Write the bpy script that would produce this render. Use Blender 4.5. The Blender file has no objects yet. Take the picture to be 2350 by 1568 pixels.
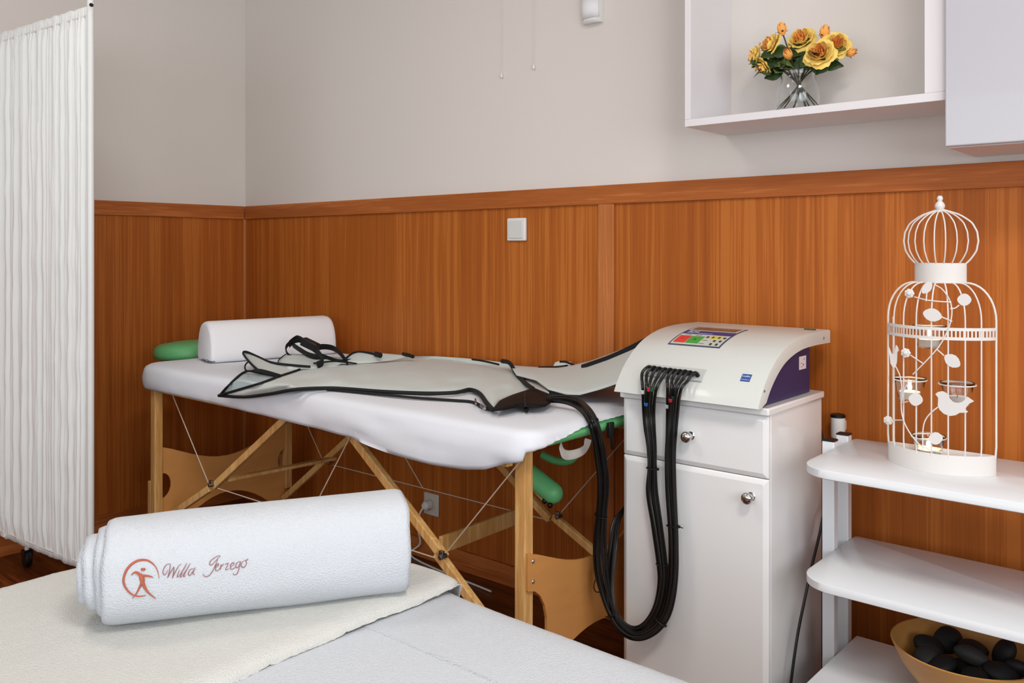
import bpy, bmesh, math, random
from mathutils import Vector, Matrix, noise
random.seed(7)
scn = bpy.context.scene
COL = scn.collection
PI = math.pi
# ------------------------------------------------------------------ camera model (2350x1568)
F = 2000.0; TH = math.atan2(2000.0, 2325.0); H = 1.2; HOR = 575.0
CT, ST = math.cos(TH), math.sin(TH)
def ray(x, y):
    a = (x-1175)/F; c = (HOR-y)/F
    return Vector((a*CT-ST, a*ST+CT, c))
CAM = Vector((0, 0, H))
def onZ(x, y, z): r = ray(x, y); return CAM + r*((z-H)/r.z)
def onY(x, y, Y): r = ray(x, y); return CAM + r*(Y/r.y)
def onX(x, y, X): r = ray(x, y); return CAM + r*(X/r.x)
def proj(p):
    a = p[0]*CT+p[1]*ST; b = -p[0]*ST+p[1]*CT
    return (1175+F*a/b, HOR+F*(H-p[2])/b)
# ------------------------------------------------------------------ materials
def lin(c):
    return tuple((v/255/12.92 if v/255 <= .04045 else ((v/255+.055)/1.055)**2.4) for v in c) + (1,)
def mat(name, col, rough=.5, metal=0, spec=.5, bump=None, var=0, vscale=20, trans=0, emit=None, coat=0, sheen=0, ior=1.45, srgb=True, stretch=None):
    m = bpy.data.materials.new(name); m.use_nodes = True
    nt = m.node_tree; b = nt.nodes['Principled BSDF']
    c = lin(col) if srgb else tuple(col)+(1,)
    b.inputs['Base Color'].default_value = c
    b.inputs['Roughness'].default_value = rough
    b.inputs['Metallic'].default_value = metal
    b.inputs['Specular IOR Level'].default_value = spec
    b.inputs['IOR'].default_value = ior
    b.inputs['Transmission Weight'].default_value = trans
    b.inputs['Coat Weight'].default_value = coat
    b.inputs['Sheen Weight'].default_value = sheen
    if emit:
        b.inputs['Emission Color'].default_value = tuple(emit[0])+(1,)
        b.inputs['Emission Strength'].default_value = emit[1]
    tc = nt.nodes.new('ShaderNodeTexCoord'); mp = nt.nodes.new('ShaderNodeMapping')
    nt.links.new(tc.outputs['Object'], mp.inputs['Vector'])
    if stretch: mp.inputs['Scale'].default_value = stretch
    if var:
        n = nt.nodes.new('ShaderNodeTexNoise'); n.inputs['Scale'].default_value = vscale; n.inputs['Detail'].default_value = 5
        nt.links.new(mp.outputs[0], n.inputs['Vector'])
        mx = nt.nodes.new('ShaderNodeMix'); mx.data_type = 'RGBA'
        mx.inputs[6].default_value = tuple(v*(1-var) for v in c[:3])+(1,)
        mx.inputs[7].default_value = tuple(min(1, v*(1+var)) for v in c[:3])+(1,)
        nt.links.new(n.outputs['Fac'], mx.inputs[0]); nt.links.new(mx.outputs[2], b.inputs['Base Color'])
    if bump:
        n = nt.nodes.new('ShaderNodeTexNoise'); n.inputs['Scale'].default_value = bump[0]; n.inputs['Detail'].default_value = 4
        nt.links.new(mp.outputs[0], n.inputs['Vector'])
        bp = nt.nodes.new('ShaderNodeBump'); bp.inputs['Strength'].default_value = bump[1]; bp.inputs['Distance'].default_value = bump[2] if len(bump) > 2 else .002
        nt.links.new(n.outputs['Fac'], bp.inputs['Height']); nt.links.new(bp.outputs[0], b.inputs['Normal'])
    return m
def woodmat(name, dark, mid, light, stretch, rough=.38, bands=1.0, spec=.4):
    m = bpy.data.materials.new(name); m.use_nodes = True
    nt = m.node_tree; b = nt.nodes['Principled BSDF']
    b.inputs['Roughness'].default_value = rough; b.inputs['Specular IOR Level'].default_value = spec
    tc = nt.nodes.new('ShaderNodeTexCoord')
    def nz(scale, sc, det, dist=0):
        mp = nt.nodes.new('ShaderNodeMapping'); mp.inputs['Scale'].default_value = sc
        nt.links.new(tc.outputs['Object'], mp.inputs['Vector'])
        n = nt.nodes.new('ShaderNodeTexNoise'); n.inputs['Scale'].default_value = scale; n.inputs['Detail'].default_value = det
        n.inputs['Distortion'].default_value = dist
        nt.links.new(mp.outputs[0], n.inputs['Vector']); return n
    fine = nz(1, tuple(s*170 for s in stretch), 4)
    med = nz(1, tuple(s*38 for s in stretch), 3, .3)
    big = nz(1, tuple(s*7 for s in stretch), 2)
    a1 = nt.nodes.new('ShaderNodeMath'); a1.operation = 'MULTIPLY_ADD'; a1.inputs[1].default_value = .75*bands
    nt.links.new(fine.outputs['Fac'], a1.inputs[0])
    a2 = nt.nodes.new('ShaderNodeMath'); a2.operation = 'MULTIPLY_ADD'; a2.inputs[1].default_value = .7; a2.inputs[2].default_value = 0
    nt.links.new(med.outputs['Fac'], a2.inputs[0])
    a3 = nt.nodes.new('ShaderNodeMath'); a3.operation = 'MULTIPLY_ADD'; a3.inputs[1].default_value = .5
    nt.links.new(big.outputs['Fac'], a3.inputs[0]); nt.links.new(a2.outputs[0], a3.inputs[2]); nt.links.new(a3.outputs[0], a1.inputs[2])
    cr = nt.nodes.new('ShaderNodeValToRGB')
    cr.color_ramp.elements[0].position = .62; cr.color_ramp.elements[0].color = lin(dark)
    cr.color_ramp.elements[1].position = 1.28 if False else .98; cr.color_ramp.elements[1].color = lin(mid)
    cr.color_ramp.elements.new(.99); cr.color_ramp.elements[2].color = lin(light)
    cr.color_ramp.elements[1].position = .93; cr.color_ramp.elements[2].position = 1.0
    a4 = nt.nodes.new('ShaderNodeMath'); a4.operation = 'MULTIPLY'; a4.inputs[1].default_value = .93
    nt.links.new(a1.outputs[0], a4.inputs[0]); nt.links.new(a4.outputs[0], cr.inputs['Fac'])
    nt.links.new(cr.outputs['Color'], b.inputs['Base Color'])
    bp = nt.nodes.new('ShaderNodeBump'); bp.inputs['Strength'].default_value = .12; bp.inputs['Distance'].default_value = .001
    nt.links.new(fine.outputs['Fac'], bp.inputs['Height']); nt.links.new(bp.outputs[0], b.inputs['Normal'])
    return m
M = {}
M['wall'] = mat('painted plaster', (223, 217, 211), .85, spec=.2, bump=(60, .08, .001))
M['ceiling'] = mat('ceiling paint', (235, 232, 228), .9, spec=.1)
M['panel'] = woodmat('cherry veneer upright grain', (150, 78, 26), (172, 94, 34), (186, 108, 44), (1, 1, .012), .5, spec=.22)
M['rail'] = woodmat('cherry veneer level grain', (156, 84, 36), (174, 98, 46), (188, 112, 58), (.04, .04, 1), .5, spec=.22)
M['stile'] = woodmat('cherry veneer frame', (172, 100, 50), (188, 114, 62), (200, 126, 74), (1, 1, .03), .45, spec=.25)
M['floor'] = woodmat('dark plank floor', (52, 20, 6), (92, 44, 16), (122, 66, 28), (.06, 1, 1), .3)
M['white_lacquer'] = mat('glossy white lacquer', (238, 238, 237), .16, spec=.5, coat=.3)
M['shelf_white'] = mat('white laminate', (226, 222, 224), .4)
M['door_white'] = mat('white foil door', (190, 189, 195), .25, coat=.2)
M['trolley_white'] = mat('white coated board', (228, 231, 234), .25)
M['shell'] = mat('machine shell enamel', (212, 215, 210), .32, coat=.2)
M['blue'] = mat('navy enamel', (44, 42, 88), .4)
M['chrome'] = mat('chrome', (210, 210, 210), .08, metal=1)
M['steel'] = mat('brushed steel', (150, 150, 150), .35, metal=1)
M['black'] = mat('black plastic', (14, 13, 14), .4)
M['hose'] = mat('black air hose', (19, 18, 18), .32)
M['trim'] = mat('black fabric binding', (16, 17, 18), .75, bump=(900, .3))
M['sleeve'] = mat('black coated fabric', (9, 9, 11), .62, spec=.25, bump=(30, .3, .004))
M['sheet'] = mat('white jersey cotton', (228, 231, 237), .9, spec=.15, bump=(500, .08))
M['terry'] = mat('white terry cloth', (200, 204, 209), .95, spec=.1, bump=(420, .6, .004), var=.02, vscale=60)
M['terry_warm'] = mat('ivory terry cloth', (203, 203, 198), .95, spec=.1, bump=(400, .6, .004), var=.02, vscale=60)
M['pillow'] = mat('white knit pillow cover', (236, 236, 238), .85, spec=.2, bump=(900, .1))
M['curtain'] = mat('white pleated screen fabric', (232, 235, 233), .85, spec=.1, bump=(700, .1))
M['pole'] = mat('white powder coated tube', (228, 231, 229), .3)
M['green'] = mat('mint green vinyl', (108, 190, 124), .42)
M['beech'] = woodmat('varnished beech', (196, 140, 76), (222, 170, 104), (234, 188, 122), (1, 1, .08), .4)
M['ply'] = mat('birch plywood', (212, 148, 82), .5, var=.12, vscale=9, stretch=(1, 1, 3), bump=(120, .1))
M['cord'] = mat('pale cord', (205, 190, 172), .7)
M['garment'] = mat('pale grey nylon', (198, 206, 201), .6, spec=.3, bump=(40, .25, .004), sheen=.2)
M['lining'] = mat('pinkish lining', (214, 206, 200), .6, bump=(40, .2, .004))
M['underside'] = mat('bluish nylon inside', (184, 200, 202), .6)
M['white_plastic'] = mat('white plastic', (228, 228, 224), .35)
M['cage'] = mat('white painted iron', (222, 218, 214), .5, bump=(300, .15))
M['glass'] = mat('clear glass', (250, 252, 252), .0, trans=1, ior=1.45)
M['wax'] = mat('pale wax', (232, 226, 222), .5)
M['flame'] = mat('candle flame', (255, 190, 90), .5, emit=((1, .62, .25), 30))
M['bowl'] = mat('turned light wood', (204, 150, 82), .4, var=.14, vscale=14, stretch=(1, 1, 5))
M['stone'] = mat('black basalt', (26, 26, 28), .6, var=.3, vscale=40, bump=(80, .2))
M['stone_grey'] = mat('dusty basalt', (52, 53, 55), .65, var=.25, vscale=40, bump=(80, .2))
M['red'] = mat('red marker', (200, 50, 62), .5)
M['dgreen'] = mat('green marker', (24, 84, 56), .5)
M['lblue'] = mat('blue marker', (30, 120, 200), .5)
M['emb'] = mat('rust embroidery thread', (172, 92, 66), .7, var=.2, vscale=90)
M['emb2'] = mat('mauve embroidery thread', (150, 96, 96), .7, var=.2, vscale=200)
M['leaf'] = mat('dark rose leaf', (44, 66, 26), .5, var=.35, vscale=30)
M['leaf2'] = mat('mid green rose leaf', (92, 112, 52), .5, var=.3, vscale=30)
M['stem'] = mat('green brown stem', (62, 66, 38), .6)
M['petal_in'] = mat('orange petal', (252, 170, 84), .6, var=.12, vscale=60)
M['petal_out'] = mat('yellow petal', (248, 212, 112), .6, var=.1, vscale=50)
M['outlet'] = mat('ivory plastic', (206, 200, 188), .4)
M['lamp'] = mat('lamp diffuser', (255, 255, 255), .5, emit=((1, .97, .93), 3.0))
M['panelgrey'] = mat('keypad foil grey', (200, 203, 192), .4)
M['panelframe'] = mat('keypad dark border', (66, 76, 100), .4)
M['lcd'] = mat('brownish display', (122, 92, 74), .2)
M['band'] = mat('keypad blue band', (54, 58, 124), .4)
M['kred'] = mat('red key', (222, 60, 48), .4)
M['kgreen'] = mat('green key', (66, 160, 62), .4)
M['kyellow'] = mat('yellow key', (224, 204, 70), .4)
M['kdark'] = mat('printed dark grey', (60, 62, 62), .5)
M['print_light'] = mat('printed pale blue', (200, 206, 226), .5)
M['badge'] = mat('badge blue', (34, 78, 150), .35)
M['label'] = mat('paper label', (226, 214, 222), .6)
M['clear'] = mat('frosted clear plate', (190, 194, 189), .25)
# ------------------------------------------------------------------ geometry helper
class G:
    def __init__(s): s.v = []; s.f = []; s.mi = []; s.m = 0
    def _f(s, *idx): s.f.append(tuple(idx)); s.mi.append(s.m)
    def box(s, x0, x1, y0, y1, z0, z1):
        return s.obox(Vector(((x0+x1)/2, (y0+y1)/2, (z0+z1)/2)), Vector(((x1-x0)/2, 0, 0)), Vector((0, (y1-y0)/2, 0)), Vector((0, 0, (z1-z0)/2)))
    def obox(s, c, a, b, d):
        n = len(s.v)
        for i in (-1, 1):
            for j in (-1, 1):
                for k in (-1, 1): s.v.append(c+a*i+b*j+d*k)
        for q in ((0, 1, 3, 2), (4, 6, 7, 5), (0, 4, 5, 1), (2, 3, 7, 6), (0, 2, 6, 4), (1, 5, 7, 3)): s._f(*[n+i for i in q])
        return s
    def beam(s, p, q, w, h, up=Vector((0, 1, 0))):
        p = Vector(p); q = Vector(q); d = (q-p); L = d.length; d.normalize()
        a = d.cross(up).normalized(); b = a.cross(d).normalized()
        return s.obox((p+q)/2, d*(L/2), a*(w/2), b*(h/2))
    def tube(s, pts, r, seg=8, closed=False, r2=None, up=None):
        pts = [Vector(p) for p in pts]; n = len(pts); base = len(s.v)
        fr = None
        for i, p in enumerate(pts):
            if closed: t = pts[(i+1) % n]-pts[i-1]
            else: t = pts[min(i+1, n-1)]-pts[max(i-1, 0)]
            if t.length < 1e-9: t = Vector((0, 0, 1))
            t.normalize()
            if up is not None: a = Vector(up)-t*t.dot(Vector(up))
            elif fr is None:
                a = Vector((0, 0, 1)) if abs(t.z) < .9 else Vector((1, 0, 0)); a = a-t*t.dot(a)
            else: a = fr-t*t.dot(fr)
            if a.length < 1e-6: a = t.orthogonal()
            a.normalize(); fr = a; b = t.cross(a)
            rr = r[i] if isinstance(r, (list, tuple)) else r
            rb = rr if r2 is None else r2
            for k in range(seg):
                an = 2*PI*k/seg; s.v.append(p+a*(math.cos(an)*rr)+b*(math.sin(an)*rb))
        for i in range(n if closed else n-1):
            j = (i+1) % n
            for k in range(seg):
                l = (k+1) % seg; s._f(base+i*seg+k, base+i*seg+l, base+j*seg+l, base+j*seg+k)
        if not closed:
            s._f(*[base+k for k in reversed(range(seg))]); s._f(*[base+(n-1)*seg+k for k in range(seg)])
        return s
    def lathe(s, prof, c=(0, 0, 0), seg=24, ax=None, closed=False):
        c = Vector(c); base = len(s.v)
        if ax is None: A, B, Z = Vector((1, 0, 0)), Vector((0, 1, 0)), Vector((0, 0, 1))
        else:
            Z = Vector(ax).normalized(); A = Z.orthogonal().normalized(); B = Z.cross(A)
        for (r, z) in prof:
            for k in range(seg):
                an = 2*PI*k/seg; s.v.append(c+A*(math.cos(an)*r)+B*(math.sin(an)*r)+Z*z)
        m = len(prof)
        for i in range(m if closed else m-1):
            j = (i+1) % m
            for k in range(seg):
                l = (k+1) % seg; s._f(base+i*seg+k, base+i*seg+l, base+j*seg+l, base+j*seg+k)
        if not closed:
            if prof[0][0] > 1e-6: s._f(*[base+k for k in reversed(range(seg))])
            if prof[-1][0] > 1e-6: s._f(*[base+(m-1)*seg+k for k in range(seg)])
        return s
    def grid(s, rows, flip=False):
        base = len(s.v); n = len(rows[0])
        for r in rows:
            for p in r: s.v.append(Vector(p))
        for i in range(len(rows)-1):
            for j in range(n-1):
                q = (base+i*n+j, base+i*n+j+1, base+(i+1)*n+j+1, base+(i+1)*n+j)
                s._f(*(q[::-1] if flip else q))
        return s
    def rings(s, rows, capa=False, capb=False):
        base = len(s.v); n = len(rows[0])
        for r in rows:
            for p in r: s.v.append(Vector(p))
        for i in range(len(rows)-1):
            for j in range(n):
                k = (j+1) % n; s._f(base+i*n+j, base+i*n+k, base+(i+1)*n+k, base+(i+1)*n+j)
        if capa: s._f(*[base+j for j in reversed(range(n))])
        if capb: s._f(*[base+(len(rows)-1)*n+j for j in range(n)])
        return s
    def prism(s, poly, vec):
        poly = [Vector(p) for p in poly]; vec = Vector(vec); n = len(poly); base = len(s.v)
        s.v += poly; s.v += [p+vec for p in poly]
        s._f(*[base+i for i in reversed(range(n))]); s._f(*[base+n+i for i in range(n)])
        for i in range(n):
            j = (i+1) % n; s._f(base+i, base+j, base+n+j, base+n+i)
        return s
    def ball(s, c, r, sx=1, sy=1, sz=1, seg=14, rng=9):
        base = len(s.v); c = Vector(c)
        prof = [(math.sin(PI*i/rng), -math.cos(PI*i/rng)) for i in range(rng+1)]
        rows = []
        for (a, z) in prof:
            rows.append([c+Vector((math.cos(2*PI*k/seg)*a*r*sx, math.sin(2*PI*k/seg)*a*r*sy, z*r*sz)) for k in range(seg)])
        return s.rings(rows)
    def build(s, name, m, parent=None, smooth=True, bevel=0, solid=0, subs=0, ang=35, fixn=True, segs=2):
        me = bpy.data.meshes.new(name); me.from_pydata([tuple(v) for v in s.v], [], s.f)
        ms = m if isinstance(m, (list, tuple)) else [m]
        for x in ms: me.materials.append(M[x])
        me.polygons.foreach_set('material_index', s.mi)
        me.update()
        bm = bmesh.new(); bm.from_mesh(me)
        bmesh.ops.remove_doubles(bm, verts=bm.verts, dist=1e-6)
        if fixn: bmesh.ops.recalc_face_normals(bm, faces=bm.faces)
        bm.to_mesh(me); bm.free()
        if smooth:
            me.polygons.foreach_set('use_smooth', [True]*len(me.polygons))
            me.set_sharp_from_angle(angle=math.radians(ang))
        o = bpy.data.objects.new(name, me); COL.objects.link(o)
        if solid:
            md = o.modifiers.new('thickness', 'SOLIDIFY'); md.thickness = solid; md.offset = -1
        if bevel:
            md = o.modifiers.new('edges', 'BEVEL'); md.width = bevel; md.segments = segs; md.limit_method = 'ANGLE'; md.harden_normals = False
        if subs:
            md = o.modifiers.new('smooth', 'SUBSURF'); md.levels = subs; md.render_levels = subs
        if parent is not None:
            o.parent = parent
            if parent.type == 'EMPTY': o.location = -Vector(parent.location)
        return o
def thing(name, label, cat, loc=(0, 0, 0), group=None):
    o = bpy.data.objects.new(name, None); COL.objects.link(o); o.empty_display_size = .05
    o.location = loc; o['label'] = label; o['category'] = cat
    if group: o['group'] = group
    return o
def tag(o, label, cat, group=None):
    o['label'] = label; o['category'] = cat
    if group: o['group'] = group
    return o
def struct(o): o['kind'] = 'structure'; return o
def lab(o, l): o['label'] = l; return o
def smooth_pts(pts, n=6, closed=False):
    P = [Vector(p) for p in pts]; out = []; m = len(P)
    for i in range(m if closed else m-1):
        if closed: a, b, c, d = P[i-1], P[i], P[(i+1) % m], P[(i+2) % m]
        else: a, b, c, d = P[max(i-1, 0)], P[i], P[i+1], P[min(i+2, m-1)]
        for k in range(n):
            t = k/n
            out.append(.5*((2*b)+(c-a)*t+(2*a-5*b+4*c-d)*t*t+(3*b-a-3*c+d)*t**3))
    if not closed: out.append(P[-1])
    return out
def interp(tab, x):
    if x <= tab[0][0]: return tab[0][1]
    for (a, b) in zip(tab, tab[1:]):
        if x <= b[0]: return a[1]+(b[1]-a[1])*(x-a[0])/(b[0]-a[0])
    return tab[-1][1]
def duptree(o, parent=None):
    c = o.copy(); COL.objects.link(c)
    if parent: c.parent = parent
    for ch in list(o.children): duptree(ch, c)
    return c
def rrect(x0, x1, y0, y1, r, z, ns=24, nc=8):
    """rounded rectangle loop; r = corner radii (x0y0, x1y0, x1y1, x0y1)"""
    out = []
    cs = [(x0+r[0], y0+r[0], r[0], PI, 1.5*PI), (x1-r[1], y0+r[1], r[1], 1.5*PI, 2*PI), (x1-r[2], y1-r[2], r[2], 0, .5*PI), (x0+r[3], y1-r[3], r[3], .5*PI, PI)]
    pts = []
    for (cx, cy, rr, a0, a1) in cs:
        pts.append([(cx+rr*math.cos(a0+(a1-a0)*k/nc), cy+rr*math.sin(a0+(a1-a0)*k/nc)) for k in range(nc+1)])
    for i in range(4):
        out += pts[i]
        a = pts[i][-1]; b = pts[(i+1) % 4][0]
        for k in range(1, ns): out.append((a[0]+(b[0]-a[0])*k/ns, a[1]+(b[1]-a[1])*k/ns))
    return [Vector((p[0], p[1], z)) for p in out]
# ------------------------------------------------------------------ room
XL, XR, YB, YF, ZC = -3.753, 1.75, 2.371, -2.6, 2.85
struct(G().box(XL-.1, XR+.1, YF-.1, YB+.1, -.1, 0).build('floor', 'floor', smooth=False))
struct(G().box(XL-.1, XR+.1, YF-.1, YB+.1, ZC, ZC+.1).build('ceiling', 'ceiling', smooth=False))
struct(G().box(XL-.1, XR+.1, YB, YB+.1, 0, ZC).build('wall_back', 'wall', smooth=False))
struct(G().box(XL-.1, XL, YF-.1, YB, 0, ZC).build('wall_left', 'wall', smooth=False))
SW0, SW1 = -2.1, 1.15
g = G(); g.box(XR, XR+.1, YF-.1, SW0, 0, ZC); g.box(XR, XR+.1, SW1, YB, 0, ZC); g.box(XR, XR+.1, SW0, SW1, 0, .85); g.box(XR, XR+.1, SW0, SW1, 2.35, ZC)
struct(g.build('wall_right', 'wall', smooth=False))
g = G()
for (a, b) in ((SW0, SW0+.06), (-.23, -.17), (SW1-.06, SW1)): g.box(XR+.02, XR+.08, a, b, .85, 2.35)
g.box(XR+.02, XR+.08, SW0, SW1, .85, .91); g.box(XR+.02, XR+.08, SW0, SW1, 2.29, 2.35)
struct(g.build('window_2', 'white_lacquer', smooth=False))
g = G()
WX0, WX1, WZ0, WZ1 = -2.6, 1.2, .85, 2.35
g.box(XL, WX0, YF-.1, YF, 0, ZC); g.box(WX1, XR, YF-.1, YF, 0, ZC); g.box(WX0, WX1, YF-.1, YF, 0, WZ0); g.box(WX0, WX1, YF-.1, YF, WZ1, ZC)
struct(g.build('wall_front', 'wall', smooth=False))
g = G()
for (a, b) in ((WX0, WX0+.06), (-.73, -.67), (WX1-.06, WX1)): g.box(a, b, YF-.08, YF-.02, WZ0, WZ1)
g.box(WX0, WX1, YF-.08, YF-.02, WZ0, WZ0+.06); g.box(WX0, WX1, YF-.08, YF-.02, WZ1-.06, WZ1)
struct(g.build('window_1', 'white_lacquer', smooth=False))
ZR = H*1.178
YP = YB-.006
g = G(); g.box(XL+.006, XR, YP, YB, 0.07, ZR-.03); struct(g.build('trim_1', 'panel', smooth=False))            # back veneer
g = G(); g.box(XL, XL+.006, YF, YP, 0.07, ZR-.03); struct(g.build('trim_2', 'panel', smooth=False))            # left veneer
g = G(); g.box(XL+.016, XR, YB-.016, YB, ZR-.062, ZR); struct(g.build('trim_3', 'rail', smooth=False, bevel=.002))
g = G(); g.box(XL, XL+.016, YF, YB-.016, ZR-.062, ZR); struct(g.build('trim_4', 'rail', smooth=False, bevel=.002))
sx0, sx1 = onY(1378, 500, YB).x, onY(1414, 500, YB).x
g = G(); g.box(sx0, sx1, YB-.016, YP, .07, ZR-.062); struct(g.build('trim_5', 'stile', smooth=False, bevel=.003))
g = G(); g.box(XL+.006, XL+.022, YB-.022, YP, .07, ZR-.062); struct(g.build('trim_6', 'stile', smooth=False, bevel=.004))
g = G(); g.box(XL+.018, XR, YB-.018, YB, 0, .073); g.box(XL+.018, XR, YB-.024, YB-.018, 0, .02); struct(g.build('baseboard_back', 'rail', smooth=False, bevel=.003))
g = G(); g.box(XL, XL+.018, YF, YB, 0, .073); struct(g.build('baseboard_left', 'rail', smooth=False, bevel=.003))
# ------------------------------------------------------------------ folding privacy screen
SX, SY = -2.954, 1.284
def sy(x): return SY+(x-SX)*.085
t = thing('folding_screen', 'white pleated fabric privacy screen on castors at the far left', 'screen', (-3.33, SY, 0))
for x in (SX, -3.735):
    g = G().tube([(x, sy(x), .075), (x, sy(x), 2.16)], .0112, 14); g.ball((x, sy(x), 2.16), .0125); g.build('pole', 'pole', t)
def ff(x, z):
    k = max(0, (1.86-z)/1.76); e = min(1, max(0, (2.0-z)/.06))*min(1, max(0, (z-.145)/.06))
    n = noise.noise(Vector((x*14, z*.35, 3)))
    return e*(.0055*math.sin(x*270+2.2*n*3)+.005*math.sin(x*113+n*2)+.0022*math.sin(x*520+n*5))+.0015*math.sin(x*600)*(1-e)+.004*noise.noise(Vector((x*22, z*9, 1)))
rows = []
for i in range(91):
    z = .128+(2.015-.128)*i/90
    rows.append([(x, sy(x)-.002+ff(x, z), z+.006*noise.noise(Vector((x*30, z, 0)))) for x in [-3.72+(.753)*k/300 for k in range(301)]])
o = G().grid(rows).build('curtain', 'curtain', t, solid=.0012, ang=80)
for z in (1.985, .148): G().tube([(-3.735, sy(-3.735), z), (SX, SY, z)], .005, 8).build('curtain_rod', 'pole', t)
g = G(); zb = H+565*2.88/2000
p = onY(211, 12, SY-.012); g.lathe([(.0, -.004), (.004, -.003), (.006, 0), (.006, .006)], p, 12, ax=(.5, -.85, 0)); g.build('bolt', 'black', t)
for x in (-3.555, SX):
    yy = sy(x)+(.075 if x < -3 else 0)
    if x < -3: G().beam((x, sy(x)-.01, .140), (x, yy+.02, .125), .02, .012, Vector((0, 0, 1))).build('foot_bar', 'pole', t)
    g = G().lathe([(.0, 0), (.008, 0), (.008, .072), (0, .072)], (x, yy, .06), 10); g.build('castor_stem', 'pole', t)
    g = G().lathe([(0, -.014), (.018, -.014), (.029, -.010), (.029, .010), (.018, .014), (0, .014)], (x, yy, .029), 20, ax=(0, 1, 0))
    g.box(x-.013, x+.013, yy-.017, yy+.017, .04, .064); g.build('castor', 'black', t, bevel=.001)
# ------------------------------------------------------------------ wall things
t = thing('motion_detector', 'small white motion detector high on the wall above the panelling', 'detector', (onY(1364, 30, YB).x, YB, 1.95))
x0, x1 = onY(1342, 50, YB).x, onY(1386, 50, YB).x; xm = (x0+x1)/2; hw = (x1-x0)/2
def dsec(z, w, d): return [Vector((xm-w*math.cos(a), YB-.004-d*math.sin(a)**.7, z)) for a in [PI*k/16 for k in range(17)]]+[Vector((xm+w, YB, z)), Vector((xm-w, YB, z))]
g = G().rings([dsec(1.952, hw*.93, .020), dsec(1.958, hw, .026), dsec(2.02, hw, .034), dsec(2.075, hw, .034), dsec(2.08, hw*.9, .028)], True, True); g.build('housing', 'white_plastic', t)
def lsec(z, w, d, o=.004): return [Vector((xm-w*math.cos(a), YB-o-d*math.sin(a)**.7, z)) for a in [PI*(.14+.72*k/16) for k in range(17)]]
g = G(); g.grid([lsec(1.966, hw, .0295), lsec(1.99, hw, .0335), lsec(2.020, hw, .0365)]); g.build('lens', 'pillow', t, solid=.001)
g = G().lathe([(0, 0), (.003, 0), (.003, .003), (0, .004)], (xm+.002, YB-.038, 2.045), 10, ax=(0, -1, 0)); g.build('indicator_window', 'black', t)
for (x, y, l) in ((1151, 173, 'longer thin pull cord with a bead, left of the other one'), (1225, 153, 'shorter thin pull cord with a bead, right of the other one')):
    p = onY(x, y, YB-.006)
    t = thing('pull_cord', l, 'cord', (p.x, YB, p.z), 'thin cords hanging down the wall')
    G().tube([(p.x, YB-.006, p.z), (p.x, YB-.006, 2.6)], .0006, 6).build('cord', 'wall', t)
    G().lathe([(0, -.009), (.0045, -.008), (.005, -.002), (.0025, .007), (0, .009)], (p.x, YB-.006, p.z), 12).build('bead', 'white_plastic', t)
# light switch
p0, p1 = onY(1168, 553, YP), onY(1210, 500, YP)
cx, cz = (p0.x+p1.x)/2, (p0.z+p1.z)/2; w = (p1.x-p0.x)/2; h = (p1.z-p0.z)/2
t = thing('light_switch', 'square white light switch on the wood panelling', 'switch', (cx, YP, cz))
G().box(cx-w, cx+w, YP-.012, YP, cz-h, cz+h).build('switch_frame', 'white_plastic', t, bevel=.004, segs=3)
G().box(cx-w*.74, cx+w*.74, YP-.016, YP-.011, cz-h*.78, cz+h*.78).build('rocker', 'shell', t, bevel=.0015)
# socket below the table
c = onY(993, 1157, YP)
t = thing('wall_socket', 'ivory wall socket low on the panelling under the massage table', 'socket', c)
G().box(c.x-.040, c.x+.040, YP-.011, YP, c.z-.043, c.z+.043).build('cover_plate', 'outlet', t, bevel=.005, segs=3)
G().lathe([(.024, .0105), (.024, .016), (.021, .016), (.021, .0105)], (c.x, YP, c.z), 20, ax=(0, -1, 0), closed=True).build('socket_ring', 'outlet', t)
q = (c.x-.004, YP, c.z)
t = thing('power_plug', 'grey white plug pushed into the ivory wall socket', 'plug', q)
G().lathe([(.017, .0115), (.019, .014), (.017, .038), (.010, .046), (0, .047)], q, 16, ax=(0, -1, 0)).build('plug_body', 'white_plastic', t)
G().tube(smooth_pts([(q[0], YP-.043, q[2]-.004), (q[0]-.015, YP-.05, q[2]-.03), (q[0]-.03, YP-.045, q[2]-.09), (q[0]-.035, YP-.03, .06), (q[0]-.05, YP-.05, .006), (q[0]+.4, YP-.1, .006)]), .0036, 8).build('cable', 'white_plastic', t)
# wall canister
c = onY(1923, 980, 2.325); t = thing('wall_canister', 'short white tube with a black lid behind the trolley posts', 'canister', c)
G().lathe([(0, -.028), (.0175, -.028), (.0185, -.026), (.0185, .026), (0, .026)], c, 24).build('tube_body', 'white_plastic', t)
G().lathe([(.0, .026), (.0195, .026), (.0195, .031), (.017, .034), (0, .034)], c, 24).build('lid', 'black', t)
G().box(c.x-.008, c.x+.008, 2.34, YP, c.z-.012, c.z+.012).build('bracket', 'white_plastic', t)
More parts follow.
